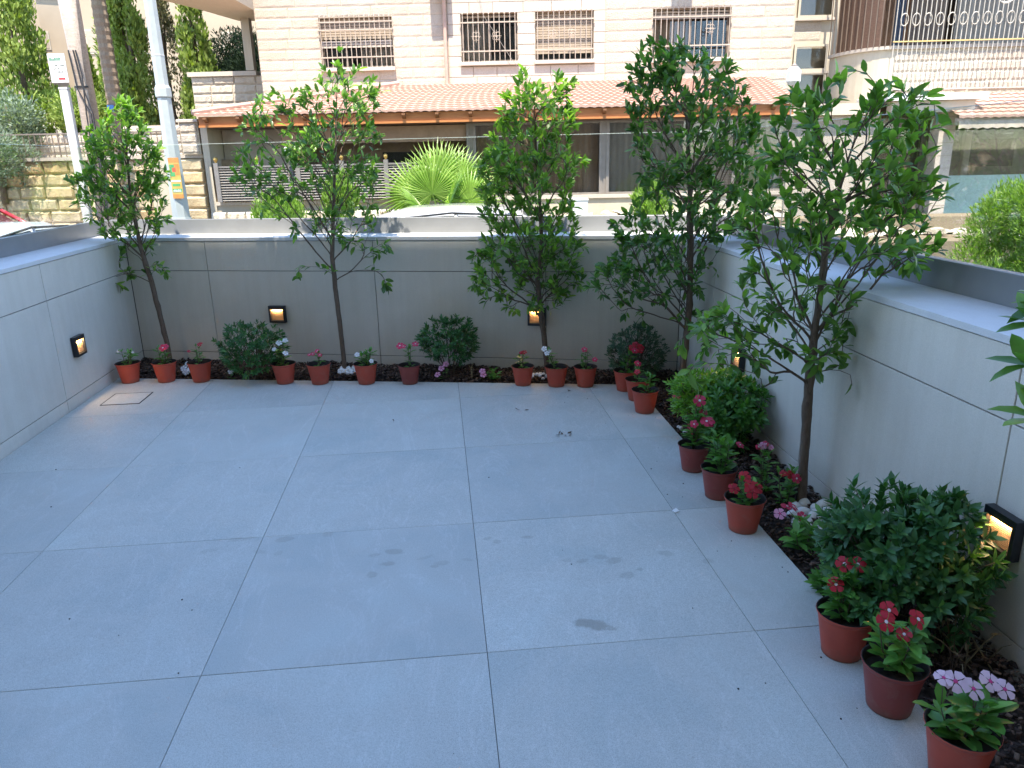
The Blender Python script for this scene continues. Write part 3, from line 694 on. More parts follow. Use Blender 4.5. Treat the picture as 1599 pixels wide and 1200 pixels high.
# ---- tiled lean-to roof over the terrace
def roof_tiles(s0, s1, k0, z0, k1, z1, name='roof_tiles', hipl=0, pw=.15, rows=11):
    """k0,z0 lower edge; k1,z1 upper; one corrugated, stepped sheet"""
    vs = []; fs = []; nx = int((s1-s0)/pw)*6
    L = math.hypot(k1-k0, z1-z0); nrm = ((-(z1-z0))/L, (k1-k0)/L)
    for r in range(rows):
        for e in (0, 1):
            t = (r+e)/rows; lift = .032 if e == 0 else .006
            for i in range(nx+1):
                s = s0+(s1-s0)*i/nx; w = .015*abs(math.cos(PI*i/6)) 
                kk = k0+(k1-k0)*t; zz = z0+(z1-z0)*t
                if hipl: s = s0+hipl*t+(s1-s0-hipl*t)*i/nx
                h = lift+w; vs.append((s, kk+nrm[0]*h, zz+nrm[1]*h))
        b = r*2*(nx+1)
        for i in range(nx): fs.append((b+i, b+i+1, b+nx+2+i, b+nx+1+i))
        if r:
            pb = b-(nx+1)
            for i in range(nx): fs.append((pb+i, pb+i+1, b+i+1, b+i))
    vs2 = [(s0, k0, z0+.0), (s1, k0, z0)]
    b = len(vs); vs += [(v[0], v[1]+.004, v[2]-.045) for v in vs[:nx+1]]
    for i in range(nx): fs.append((b+i, b+i+1, i+1, i))
    m = MB(); m.v = vs; m.f = fs; m.m = [0]*len(fs); return m
KR = -2.2
o = roof_tiles(-5.55, 5.05, KR, 2.36, .055, 2.97, hipl=3.3, rows=15).build('roof_tiles', MT['clay'], AB); o['kind'] = 'stuff'
# hip end on the left
m = roof_tiles(0, 1, 0, 0, 1, 1, rows=2)
hp = MB(); hp.add([(-5.55,KR,2.38),(-2.25,.05,2.99),(-6.2,.05,2.62),(-5.62,KR+.2,2.40)], [(0,1,2,3)]); hp.build('hip_end', MT['clay'], AB)
MB().tube([(-5.58,KR,2.42),(-2.25,.02,3.02)], .045, 8).build('ridge_tile', MT['clay'], AB)
MB().box(-5.5, 4.95, KR+.06, KR+.14, 2.20, 2.345).build('fascia_beam', MT['pinewood'], AB)
MB().box(-5.5, 4.95, KR+.03, KR+.059, 2.165, 2.20).build('trim_board', MT['pinewood'], AB)
q = -5.35; re_ = MB(); re_.add([(-.03,0,0),(.03,0,0),(.03,0,-.085),(-.03,0,-.085),(-.03,-.11,.0),(.03,-.11,0),(.03,-.11,-.03),(-.03,-.11,-.03)], [(4,5,1,0),(5,6,2,1),(6,7,3,2),(7,4,0,3),(4,7,6,5),(0,1,2,3)]); rem = re_.mesh('rafter_end', plain('dark_rafter', (.17,.075,.03), .6))
while q < 4.95: inst('rafter_end', rem, AB, (q, KR+.058, 2.325)); q += .585
MB().box(-5.4, 4.9, KR+.2, -.02, 2.155, 2.19).build('soffit_board', MT['darkwood'], AB)
# ---- glazed terrace
KG = -1.7
MB().box(-5.5, 5.0, KG-.12, KG+.08, ZS, .80).build('terrace_parapet', MT['stuccow'], AB)
MB().box(-5.5, 5.0, KG-.16, KG+.10, .801, .86).build('parapet_cap', MT['smooth'], AB)
def mull(s0, s1, z0=.862, z1=2.155): 
    m = MB(); m.box(s0, s0+.055, KG-.05, KG+.03, z0, z1); m.box(s0+.055, s1-.055, KG-.035, KG+.02, z0, z1); m.box(s1-.055, s1, KG-.05, KG+.03, z0, z1); m.build('mullion', MT['greyframe'], AB)
for a, b in ((-.79,-.62),(1.63,1.81),(4.06,4.24)): mull(a, b)
for i, (a, b) in enumerate(((-.62, 1.63), (1.81, 4.06), (4.24, 5.0))):
    m = MB(); m.box(a,b,KG-.03,KG+.02,.862,.90); m.box(a,b,KG-.03,KG+.02,2.11,2.155)
    if i == 0: m.box(a+1.1,a+1.15,KG-.03,KG+.02,.90,2.11)
    fr = m.build('glazing_frame', MT['greyframe'], AB)
    MB().box(a+.01,b-.01,KG-.012,KG-.004,.90,2.11).build('pane', MT['winglass'], fr)
    mm = MB(); n = int((b-a)/.028); vs = []
    for j in range(n+1):
        x = a+(b-a)*j/n; y = KG+.16+.02*math.sin(j*1.57); vs += [(x,y,.87),(x,y,2.14)]
    mm.add(vs, [(2*j,2*j+2,2*j+3,2*j+1) for j in range(n)]); mm.build('curtain', MT['greycurtain'] if i else MT['curtain'], fr, True)
MB().box(-5.5, -.8, -.3, -.2, ZS, 2.15).build('terrace_back_wall', MT['brownwall'], AB)
MB().box(-5.48, -4.2, -1.20, -1.12, ZS, 2.15).build('terrace_back_wall', MT['conc'], AB)
MB().box(-4.2, -.8, KG+.02, KG+.14, 1.86, 2.14).build('lintel_beam', MT['brownwall'], AB)
MB().box(-5.5, -.8, KG+.1, -.3, ZS, .3).build('terrace_floor', MT['conc'], AB)
MB().box(-2.6, -1.1, -.34, -.305, .9, 1.7).build('dark_window', MT['interior'], AB)
MB().box(-5.62, -5.5, KG-.14, .05, ZS, 2.2).build('terrace_side_wall', MT['stuccow'], AB)
for s_ in (-2.3, -1.75, -1.4): MB().lathe([(.03,0),(.05,-.012),(.05,-.02)], 10, (s_, -1.2, 2.154)).build('ceiling_light', MT['whitep'], AB)
# ---- entrance, column and shopfront on the right
MB().bevbox(6.62, 8.36, -2.0, -.3, 2.36, 2.47, .01).build('entrance_canopy', MT['whitep'], AB)
MB().box(6.75, 8.2, -1.9, -1.7, 2.16, 2.355).build('canopy_beam', MT['stuccow'], AB)
MB().box(7.70, 7.98, -1.78, -1.45, ZS, 2.155).build('column', MT['smooth'], AB)
z = .1
while z < 2.1: MB().box(7.697, 7.983, -1.784, -1.446, z, z+.008).build('column_joint', MT['mortar'], AB); z += .22
MB().box(5.05, 6.70, -1.6, -1.4, ZS, 2.155).build('entrance_wall', MT['smooth'], AB)
MB().box(5.05, 6.62, -1.75, -.3, 2.156, 2.35).build('entrance_wall', MT['stuccow'], AB)
for a, b in ((6.70,7.18),(7.20,7.69)):
    m = MB(); m.box(a,b,-1.30,-1.26,.1,.16); m.box(a,b,-1.30,-1.26,2.0,2.1); m.box(a,a+.05,-1.301,-1.259,.16,2.0); m.box(b-.05,b,-1.301,-1.259,.16,2.0); m.box(a+.05,b-.05,-1.30,-1.26,1.5,1.55)
    d = m.build('entrance_door', MT['winframe'], AB); MB().box(a+.05,b-.05,-1.285,-1.277,.16,1.5).build('pane', MT['winglass'], d); MB().box(a+.05,b-.05,-1.285,-1.277,1.55,2.0).build('pane', MT['winglass'], d)
MB().box(6.70, 7.70, -.9, -.8, ZS, 2.15).build('entrance_back_wall', MT['brownwall'], AB)
o = roof_tiles(7.78, 13, -2.2, 2.05, -.98, 2.52, rows=7).build('roof_tiles', MT['clay'], AB); o['kind'] = 'stuff'
MB().box(7.8, 13, -2.14, -2.06, 1.93, 2.04).build('eaves_beam', MT['conc'], AB)
m = MB(); n = 60; vs = []
for i in range(n+1): s_ = 7.82+5.0*i/n; vs += [(s_,-2.16,2.0),(s_,-2.17,1.86+(.022 if i%2 else 0))]
m.add(vs, [(2*i,2*i+1,2*i+3,2*i+2) for i in range(n)]); m.build('valance', MT['conc'], AB)
MB().box(8.0, 13, -1.56, -1.40, ZS, .27).build('shopfront_plinth', MT['stuccow'], AB)
MB().box(7.99, 13, -1.60, -1.38, .271, .31).build('shopfront_sill', MT['whitep'], AB)
for a, b in ((8.0,10.3),(10.34,12.9)):
    m = MB(); m.box(a,b,-1.50,-1.46,.311,.35); m.box(a,b,-1.50,-1.46,1.93,1.99); m.box(a,a+.04,-1.501,-1.459,.35,1.93); m.box(b-.04,b,-1.501,-1.459,.35,1.93)
    f_ = m.build('shopfront_frame', MT['greyframe'], AB)
    MB().box(a+.04,b-.04,-1.484,-1.476,1.06,1.93).build('pane', MT['winglass'], f_); MB().box(a+.04,b-.04,-1.484,-1.476,.35,1.059).build('frosted_pane', MT['frost'], f_)
MB().box(8.0, 13, -.5, -.4, ZS, 2.0).build('shop_back_wall', plain('green_grey_wall', (.20,.21,.16), .8), AB)
MB().box(8.62, 8.74, -1.0, -.9, .3, 2.0).build('shop_pillar', MT['stuccow'], AB)
MB().box(8.8, 9.6, -.95, -.9, 1.2, 1.7).build('shop_screen', MT['interior'], AB)
# ---- balcony on the left end of the building
MB().box(-5.62, -5.45, .92, 1.1, 3.43, 4.43).build('balcony_column', MT['stuccow'], AB)
m = MB(); m.prism([(-5.03,-.0),(-5.03,1.3),(-5.75,1.2),(-6.05,-.2),(-6.5,-1.6),(-5.3,-1.9),(-5.03,-1.2)], 4.43, 4.75); m.build('balcony_slab', MT['stuccow'], AB)
MB().box(-6.85, -5.04, 1.0, 1.2, ZS, 3.33).build('balcony_parapet', MT['mortar'], AB)
MB().box(-6.9, -5.42, .93, 1.24, 3.331, 3.42).build('parapet_cap', MT['smooth'], AB)
lay('stone', AB, -6.85, -5.05, 2.62, 4, .18, rs2, [], 1.0, .01, 21, .003)
MB().box(-5.10, -5.035, .3, .9, ZS, ZT).build('side_wall', MT['smooth'], AB)
MB().box(-5.13, -5.09, .45, .55, 3.45, 3.95).build('vent_pipe', MT['winframe'], AB)

# ------------------------------------------------------------------ louvred fence with ball capped posts
LF = thing('louvred_fence', 'grey louvred fence between posts with gold ball caps in front of the terrace', 'fence', FO, FA)
ps = [-5.38, -4.62, -3.88, -3.07, -2.26, -1.45]
for s_ in ps:
    p_ = MB().box(s_-.04, s_+.04, -1.95, -1.87, .865, 1.56).build('post', MT['louvre'], LF)
    MB().lathe([(.003,0),(.02,.005),(.022,.02),(.036,.04),(.042,.062),(.036,.085),(.018,.10),(.002,.104)], 12, (s_,-1.91,1.561)).build('ball_cap', MT['gold'], p_, True)
sm = {}
for a, b in zip(ps[:-1], ps[1:]):
    w_ = b-a-.085; z = .90
    key = round(w_, 3)
    if key not in sm:
        m = MB(); m.add([(-w_/2,-.02,-.014),(w_/2,-.02,-.014),(w_/2,.015,.014),(-w_/2,.015,.014),(-w_/2,-.014,-.020),(w_/2,-.014,-.020),(w_/2,.021,.008),(-w_/2,.021,.008)], chf); sm[key] = m.mesh('slat', MT['louvre'])
    while z < 1.46: inst('slat', sm[key], LF, ((a+b)/2, -1.91, z)); z += .046
    MB().box(a+.042, b-.042, -1.935, -1.885, 1.47, 1.50).build('top_rail', MT['louvre'], LF)
tag(MB().box(-1.36,-.8,-1.93,-1.89,.865,1.46).build('slat', MT['louvre'], LF))

# ------------------------------------------------------------------ rough stone street wall, pier, railing
SWm = [(.42,.26,.12),(.50,.36,.20),(.52,.41,.26),(.55,.46,.33)]
MT['rough'] = mat_rock('rough_yellow_limestone', SWm, 7, 18, 1.0)
SW = thing('street_wall', 'rough yellow stone retaining wall along the street on the left', 'wall', FO, FA)
MB().box(-16, -5.66, KG+.04, KG+.35, ZS, 1.66).build('core', MT['mortar'], SW)
r3 = rock_set('stone', 6, .24, .32, .62, .07, .4, MT['rough'], 55)
lay('stone', SW, -11.5, -6.70, .30, 6, .225, r3, [], KG+.03, .018, 31, .01)
lay('stone', SW, -6.34, -5.68, .30, 6, .225, r3, [], KG-.02, .018, 32, .01)
MB().box(-6.70, -6.35, KG-.10, KG+.06, ZS, 1.70).build('concrete_pier', MT['stuccow'], SW)
MB().box(-16, -5.66, KG-.06, KG+.38, 1.661, 1.72).build('wall_cap', MT['smooth'], SW)
SP = thing('stone_pier', 'tall rough stone gate pier at the left end of the tiled terrace roof', 'pier', FO, FA)
MB().box(-6.0, -5.66, KG-.12, KG+.3, 1.722, 2.28).build('core', MT['mortar'], SP)
lay('stone', SP, -6.0, -5.68, 1.73, 3, .18, rs2, [], KG-.12, .014, 33, .004)
MB().bevbox(-6.04, -5.64, KG-.16, KG+.33, 2.281, 2.33, .01).build('pier_cap', MT['smooth'], SP)
RL = thing('iron_railing', 'thin brown iron railing standing on the yellow stone street wall', 'railing', FO, FA)
bm_ = MB().tube([(0,0,0),(0,0,.44)], .009, 5).mesh('bar', MT['winframe'])
q = -11.4
i = 0
while q < -6.05:
    if not (-6.95 < q < -6.7): inst('bar', bm_, RL, (q, KG+.14, 1.72), scale=(1.6,1.6,1.1) if i%9 == 0 else (1,1,1))
    q += .11; i += 1
for z in (1.78, 2.14): MB().box(-11.6, -6.04, KG+.125, KG+.155, z-.012, z+.012).build('rail', MT['winframe'], RL)
# low rubble bed at the foot of the parapet
m = mat_rock('pale_rubble', [(.45,.38,.28),(.60,.54,.45),(.70,.66,.60)], 5, 20, 1.0); MT['rubble'] = m
KB = thing('rubble_border', 'border of pale rough stones at the foot of the terrace parapet', 'stone border', FO, FA)
MB().box(-5.6, 11, KG-.75, KG-.13, ZS, .40).build('bank', MT['earth'], KB)
r4 = rock_set('stone', 5, .20, .22, .46, .06, .4, m, 77)
lay('stone', KB, -5.6, -1.3, .30, 2, .19, r4, [], KG-.20, .016, 41, .02)
lay('stone', KB, -5.6, 5.0, -.1, 2, .20, r4, [], KG-.76, .016, 42, .03)
rr = random.Random(8)
for i in range(70):
    w_, mm = rr.choice(r4); s_ = rr.uniform(-1.2, 5.0); o = inst('stone', mm, KB, (s_, KG-rr.uniform(.25,.65), .43+rr.uniform(-.03,.10)), (rr.uniform(-1.9,-1.2), rr.uniform(-.4,.4), rr.uniform(-1,1)), scale=(.6,.8,.8))
for i in range(60):
    w_, mm = rr.choice(r4); s_ = rr.uniform(5.6, 11); o = inst('stone', mm, KB, (s_, KG-rr.uniform(.2,1.6), .12+rr.uniform(-.03,.06)), (rr.uniform(-1.9,-1.2), rr.uniform(-.3,.3), rr.uniform(-1,1)), scale=(1.3,1.6,.8))
MB().box(5.0, 11, KG-1.9, KG-.2, ZS, .10).build('bank', MT['earth'], KB)
pb = thing('planter_box', 'small plain white box standing among the pale rubble', 'box', FW(1.18,-2.75,.40), FA)
MB().bevbox(-.16,.16,-.14,.14,0,.42,.008).build('box_body', MT['whitep'], pb); MB().bevbox(-.17,.17,-.15,.15,.421,.45,.004).build('box_lid', MT['whitep'], pb)

# ------------------------------------------------------------------ raised garden behind the street wall, hill, far houses
g = MB(); q = [FW(-60,KG+.35), FW(-5.2,KG+.35), FW(-5.2,1.25), FW(-7,1.25), FW(-7,30), FW(-60,30)]
g.prism([(v.x,v.y) for v in q], ZS, 1.62); struct(g.build('garden_terrace', MT['earth']))
GW = thing('garden_wall', 'low tan stone wall inside the garden behind the railing', 'wall', FO, FA)
MB().box(-11.5, -8.9, .4, .6, 1.6, 2.2).build('core', MT['mortar'], GW); MB().box(-8.2, -6.9, .4, .6, 1.6, 2.35).build('core', MT['mortar'], GW)
lay('stone', GW, -11.5, -8.9, 1.62, 3, .19, rs2, [], .39, .012, 51, .004); lay('stone', GW, -8.2, -6.9, 1.62, 4, .18, rs2, [], .39, .012, 52, .004)
hl = MB(); vs = []; fs = []; nx, ny = 40, 14
for j in range(ny+1):
    for i in range(nx+1):
        x = -260+320*i/nx; y = 60+260*j/ny; z = -1+ 34*(j/ny)**.8*(.55+.45*math.sin(i*.35+1.2))*(1 if i < 26 else max(0,(34-i)/8)); vs.append((x,y,z))
for j in range(ny):
    for i in range(nx): a = j*(nx+1)+i; fs.append((a,a+1,a+nx+2,a+nx+1))
hl.add(vs, fs); MT['hill'] = mat_rock('dry_hillside', [(.32,.26,.19),(.36,.30,.22),(.22,.23,.13)], .05, .2, .2); struct(hl.build('hillside', MT['hill'], None, True))
MT['tanwall'] = plain('tan_far_wall', (.34,.27,.19), .9, 0, .1, .3)
def far_house(label, x, y, z, w, d, h, ang):
    r = thing('house', label, 'house', (x,y,z), ang); MB().box(-w/2,w/2,-d/2,d/2,0,h).build('wall', MT['tanwall'], r)
    MB().box(-w/2-.2,w/2+.2,-d/2-.2,d/2+.2,h,h+.35).build('roof', MT['stuccow'], r)
    n = int(w/2.6); f = int(h/3.1)
    for j in range(f):
        for i in range(n):
            x_ = -w/2+w*(i+.5)/n; f_ = MB().box(x_-.6,x_+.6,-d/2-.06,-d/2-.002,1+3.05*j,2.4+3.05*j).build('window', MT['stuccow'], r)
            MB().box(x_-.5,x_+.5,-d/2-.08,-d/2-.062,1.1+3.05*j,2.3+3.05*j).build('pane', MT['shutter'], f_)  # distance haze put into the colour: pale shutter tone on the panes
def onray(u, v, dist):
    d = Fw+Rt*((u-800)/1161.6)+Up*((600-v)/1161.6); d2 = math.hypot(d.x, d.y); return Vector((0,0,1.55))+d*(dist/d2)
for (u, v, D, w, dd, h, an, lb) in ((5, 75, 70, 5, 10, 9, .45, 'pale stone block of flats far behind the tall cypress at the left edge'),
        (100, 84, 82, 17, 10, 8, .40, 'tan far building between the twin cypresses and the wooden pole'),
        (345, 112, 60, 16, 9, 12, .15, 'pale far house seen through the dark pine under the balcony')):
    p_ = onray(u, v, D); far_house(lb, p_.x, p_.y, p_.z-h*.55, w, dd, h, an)

# ------------------------------------------------------------------ lamp post, utility pole
LP = thing('lamp_post', 'pale grey octagonal steel lamp post with a coloured poster low on its shaft', 'lamp post', FW(-5.66,-3,ZS), FA)
MB().lathe([(.17,0),(.17,1.15),(.165,1.18)], 8).build('shaft_base', plain('galvanised_steel', (.40,.43,.42), .5, .3, .08, 6), LP)
gs = bpy.data.materials['galvanised_steel']
MB().lathe([(.150,1.18),(.112,3.1),(.135,3.12),(.132,3.25),(.105,3.30),(.098,4.3),(.07,9)], 8).build('shaft', gs, LP)
MB().lathe([(.172,1.12),(.172,1.15)], 12).build('collar', MT['gasket'], LP)
MB().lathe([(.1065,3.74),(.1065,3.755)], 8).build('band', MT['whitep'], LP)
PC = dict(o=plain('poster_orange', (.50,.20,.05), .6), g=plain('poster_green', (.06,.28,.10), .6), y=plain('poster_yellow', (.50,.33,.08), .6), r=plain('poster_red', (.60,.08,.04), .6), w=MT['whitep'])
po = MB().box(-.02,.16,-.158,-.150,1.50,2.16).build('poster', PC['y'], LP)
rr = random.Random(3)
for (a,b,c,d,k_) in ((-.02,.16,2.08,2.16,'o'),(-.01,.07,1.86,2.05,'g'),(.06,.15,1.88,2.06,'o'),(.03,.09,1.93,2.0,'r'),(-.02,.16,1.50,1.57,'o'),(-.01,.15,1.60,1.66,'g'),(0,.13,1.70,1.74,'g'),(-.01,.15,1.77,1.80,'w')):
    MB().box(a,b,-.1595-.001*rr.random(),-.1585,c,d).build('poster_print', PC[k_], po)
for i in range(14): MB().box(-.0+.01*i, .006+.01*i, -.162, -.1605, 1.605, 1.63+rr.random()*.025).build('poster_letter', PC['w'], po)
UP = thing('utility_pole', 'weathered wooden utility pole with hanging cables and a white sign', 'pole', FW(-7.2,-2.6,ZS), FA)
MT['oldwood'] = mat_wood('weathered_pole', (.24,.19,.15), (.40,.33,.27))
MB().lathe([(.15,0),(.125,2.6),(.115,3.6),(.17,5.2)], 12).build('pole_shaft', MT['oldwood'], UP, True)
MB().lathe([(.085,0),(.08,6)], 10, (-.14+.22,.02,2.2)).build('pole_shaft', MT['oldwood'], UP, True)
for i, (a, b) in enumerate(((-.02,.10),(.06,.13),(.10,.02))):
    MB().tube([(a-.05,-.13,3.9),(a,-.15,3.3+.1*i),(b+.05,-.17,2.9),(b+.03,-.15,2.3),(b,-.14,1.2)], .012, 5).build('cable', MT['gasket'], UP)
for z in (2.62, 3.32): MB().lathe([(.132,z),(.132,z+.03)], 12).build('strap', MT['gasket'], UP)
sg = MB().box(-.42,-.13,-.17,-.162,3.40,3.85).build('sign_board', MT['whitep'], UP); sg['label'] = 'white notice with green heading and red mark'
ink = plain('dark_ink', (.05,.07,.06), .6); gr = plain('green_ink', (.04,.20,.12), .6); rd = plain('red_ink', (.60,.04,.04), .6)
for i in range(9): MB().box(-.40+.022*i,-.385+.022*i,-.173,-.1705,3.74,3.765+rr.random()*.03).build('sign_letter', gr, sg)
for j in range(3):
    for i in range(8): 
        if rr.random() < .75: MB().box(-.34+.024*i,-.325+.024*i,-.173,-.1705,3.655-.05*j,3.662-.05*j+rr.random()*.018).build('sign_letter', ink, sg)
MB().box(-.29,-.18,-.173,-.1705,3.445,3.475).build('sign_mark', rd, sg)
WP = thing('conduit_post', 'slim white box section post beside the wooden utility pole', 'post', FW(-7.47,-2.7,ZS), FA)
MB().bevbox(-.07,.07,-.05,.05,0,3.30,.01).build('post_shaft', MT['whitep'], WP); MB().bevbox(-.075,.075,-.055,.055,3.301,3.33,.005).build('post_cap', MT['whitep'], WP)
PT = thing('palm_tree', 'bare brown palm trunk between the wooden pole and the lamp post', 'palm tree', FW(-8.6,1.0,1.62), FA)
m = MB(); pts = []; rad = []
for i in range(60): pts.append((.01*i*.05, 0, .08*i)); rad.append(.155-.0004*i+(.014 if i%2 else 0))
m.tube(pts, rad, 12); m.build('trunk', MT['oldwood'] and mat_bark('palm_trunk_bark', (.16,.11,.08), (.28,.21,.15)), PT)
fr_ = MB()
for i in range(16):
    a = 2*PI*i/16; pp = [(math.cos(a)*r_, math.sin(a)*r_, 4.7+.5*r_-.35*r_*r_) for r_ in (0,.5,1,1.5,2,2.3)]
    fr_ = MB(); 
    for k_ in range(5):
        x, y, z = pp[k_]; x2, y2, z2 = pp[k_+1]; w_ = .14-.02*k_; nx_, ny_ = -math.sin(a)*w_, math.cos(a)*w_
        fr_.add([(x-nx_,y-ny_,z-.05),(x,y,z+.03),(x+nx_,y+ny_,z-.05),(x2-nx_,y2-ny_,z2-.05),(x2,y2,z2+.03),(x2+nx_,y2+ny_,z2-.05)], [(0,1,4,3),(1,2,5,4)])
    fr_.build('frond', MT['palm'], PT)
MB().box(-.07,.07,-.19,-.18,1.05,1.18).build('sign_plate', plain('blue_plate', (.05,.16,.42), .5), PT)

# small garden lamps
def garden_lamp(label, loc, z, r_, octo):
    t = thing('garden_lamp', label, 'lamp', loc, FA)
    MB().tube([(0,0,0),(0,0,z-r_)], .014, 8).build('pole', MT['greyframe'], t)
    if octo: MB().lathe([(r_*.5,-r_*1.1),(r_,-r_*.6),(r_,r_*.7),(r_*.55,r_*1.2),(.02,r_*1.3)], 8, (0,0,z)).build('lantern', plain('opal_glass', (.60,.62,.61), .3), t)
    else: MB().lathe([(.01,-r_),(r_*.7,-r_*.7),(r_,0),(r_*.7,r_*.7),(.01,r_)], 14, (0,0,z)).build('globe', plain('grey_globe', (.55,.57,.58), .25), t, True)
    MB().lathe([(r_*.4,0),(r_*.4,.02),(.01,.05)], 8, (0,0,z+r_*(1.25 if octo else .95))).build('finial', MT['greyframe'], t)
garden_lamp('white octagonal garden lantern in front of the narrow stairwell window', FW(4.62,-3.0,ZS), 3.20, .12, True)
garden_lamp('small grey globe lamp on a thin pole before the louvred fence', FW(-4.0,-2.1,ZS), 2.26, .055, False)

# ------------------------------------------------------------------ parked cars
def car(label, loc, ang, col, glass=(.03,.045,.05), Hh=1.45):
    r = thing('parked_car', label, 'car', loc, ang, 'cars parked along the street')
    pm, pn, pb_ = newmat('car_paint'); pb_.inputs['Base Color'].default_value = (*col, 1); pb_.inputs['Roughness'].default_value = .25; pb_.inputs['Metallic'].default_value = .25; pb_.inputs['Coat Weight'].default_value = .6
    gm_, gn, gb_ = newmat('car_glass'); gb_.inputs['Base Color'].default_value = (*glass, 1); gb_.inputs['Roughness'].default_value = .06; gb_.inputs['Specular IOR Level'].default_value = .8
    # cross sections along x (front at +x)
    def loft(secs):
        m = MB(); n = len(secs[0]); vs = [v for s_ in secs for v in s_]; fs = []
        for i in range(len(secs)-1):
            for j in range(n-1): fs.append((i*n+j, i*n+j+1, (i+1)*n+j+1, (i+1)*n+j))
        fs.append(tuple(range(n))); fs.append(tuple(range((len(secs)-1)*n, len(secs)*n))[::-1]); m.add(vs, fs); return m
    def body(x, w, zb, zs, zt):
        return [(x,-w*.96,zb),(x,-w,zb+.12),(x,-w,zs-.12),(x,-w*.96,zs),(x,-w*.80,zt),(x,-w*.3,zt+.025),(x,w*.3,zt+.025),(x,w*.80,zt),(x,w*.96,zs),(x,w,zs-.12),(x,w,zb+.12),(x,w*.96,zb)]
    secs = [body(-2.15,.70,.35,.62,.70), body(-2.05,.82,.24,.80,.90), body(-1.6,.88,.20,.90,.98), body(-.9,.89,.20,.92,.96), body(.9,.89,.20,.90,.94), body(1.35,.87,.20,.84,.92), body(1.9,.82,.22,.72,.80), body(2.12,.68,.30,.55,.66)]
    loft(secs).build('body', pm, r, True)
    H = Hh
    def cab(x, w, z): return [(x,-w,.90),(x,-w*.99,.93),(x,-w*.86,z-.05),(x,-w*.74,z),(x,w*.74,z),(x,w*.86,z-.05),(x,w*.99,.93),(x,w,.90)]
    loft([cab(-1.75,.72,.96), cab(-1.35,.80,H-.09), cab(-1.0,.83,H-.02), cab(-.2,.84,H), cab(.45,.83,H-.04), cab(.62,.80,H-.12), cab(1.35,.74,.95)]).build('window_glass', gm_, r, True)
    m = MB(); xs = [-1.45,-1.0,-.3,.3,.62]; zs_ = [H-.12,H-.012,H+.010,H-.015,H-.09]; vs = []
    for x, z in zip(xs, zs_): vs += [(x,-.74,z-.075),(x,-.62,z+.008),(x,0,z+.022),(x,.62,z+.008),(x,.74,z-.075)]
    m.add(vs, [(i*5+j,i*5+j+1,(i+1)*5+j+1,(i+1)*5+j) for i in range(4) for j in range(4)]); m.build('roof', pm, r, True)
    for sg_ in (-1, 1):
        MB().tube([(.60,sg_*.70,H-.10),(.95,sg_*.735,1.18),(1.36,sg_*.765,.93)], .035, 6).build('windscreen_pillar', pm, r, True)
        MB().tube([(-.25,sg_*.745,H-.05),(-.28,sg_*.835,.92)], .03, 6).build('door_pillar', pm, r, True)
        MB().tube([(-1.30,sg_*.70,H-.10),(-1.72,sg_*.745,.95)], .05, 6).build('rear_pillar', pm, r, True)
        MB().tube([(.62,sg_*.745,H-.085),(-.3,sg_*.77,H-.03),(-1.35,sg_*.73,H-.12)], .014, 5).build('roof_rail', MT['gasket'], r)
        MB().bevbox(.95,1.10,sg_*.95-.08,sg_*.95+.08,.93,1.05,.02).build('mirror', pm, r)
        MB().box(2.02,2.08,sg_*.55-.16,sg_*.55+.16,.60,.70).build('headlight', MT['whitep'], r)
        MB().box(-2.13,-2.07,sg_*.6-.12,sg_*.6+.12,.66,.80).build('tail_light', PET['red'], r)
        for x in (-1.35, 1.35):
            m = MB(); m.lathe([(.20,-.10),(.30,-.10),(.315,-.07),(.315,.07),(.30,.10),(.20,.10)], 20)
            wh = m.build('tyre', MT['gasket'], r, True, loc=(x, sg_*.80, .315), rot=(PI/2,0,0)); MB().lathe([(.02,-.09),(.19,-.09),(.20,.09),(.02,.09)], 14).build('rim', MT['rail'], wh)
    MB().box(-1.5,1.5,-.70,.70,.21,.5).build('underbody', MT['gasket'], r)
    return r
car('red hatchback parked at the left edge below the yellow stone wall', FW(-8.55,-4.9,ZS+.02), FA, (.45,.02,.03), Hh=1.50)
car('white car parked along the left wall, only its roof and glass above the balustrade channel', (-5.35, 9.4, ZS+.03), PI/2, (.62,.66,.68), (.10,.16,.22), 1.40)
car('silver car roof showing behind the back balustrade below the fan palm', FW(-.38,-5.3,ZS), FA, (.50,.48,.46), Hh=1.40)

# ------------------------------------------------------------------ our own building behind the camera (casts the shade)
OB = thing('residential_building', 'cream rendered building that stands behind the patio and shades it', 'building', (XR, ywall(XR), 0), BA)
Hb = 17.0
kb = (Hb-1.0)/math.tan(SUN_EL)*math.cos(SUN_AZ-PI-(-BA))   # distance from roof edge to the shadow edge, square to the back wall
yo = -kb+.035
MB().box(-11, 6, yo-9, yo, ZS, Hb).build('wall', MT['stuccow'], OB)
MB().box(-11.1, 6.1, yo-9.1, yo-.001, Hb, Hb+.02).build('roof', MT['smooth'], OB)
for s_, w_ in ((-6.5,1.6),(-2.8,2.4),(2.2,1.6)):
    for z_ in (.9, 4.1, 7.3):
        m = MB(); m.box(s_-w_/2,s_+w_/2,yo+.002,yo+.05,z_,z_+.06); m.box(s_-w_/2,s_+w_/2,yo+.002,yo+.05,z_+1.34,z_+1.4); m.box(s_-w_/2,s_-w_/2+.06,yo+.002,yo+.05,z_+.06,z_+1.34); m.box(s_+w_/2-.06,s_+w_/2,yo+.002,yo+.05,z_+.06,z_+1.34)
        f_ = m.build('window', MT['winframe'], OB); MB().box(s_-w_/2+.06,s_+w_/2-.06,yo+.004,yo+.02,z_+.06,z_+1.34).build('pane', MT['interior'], f_)
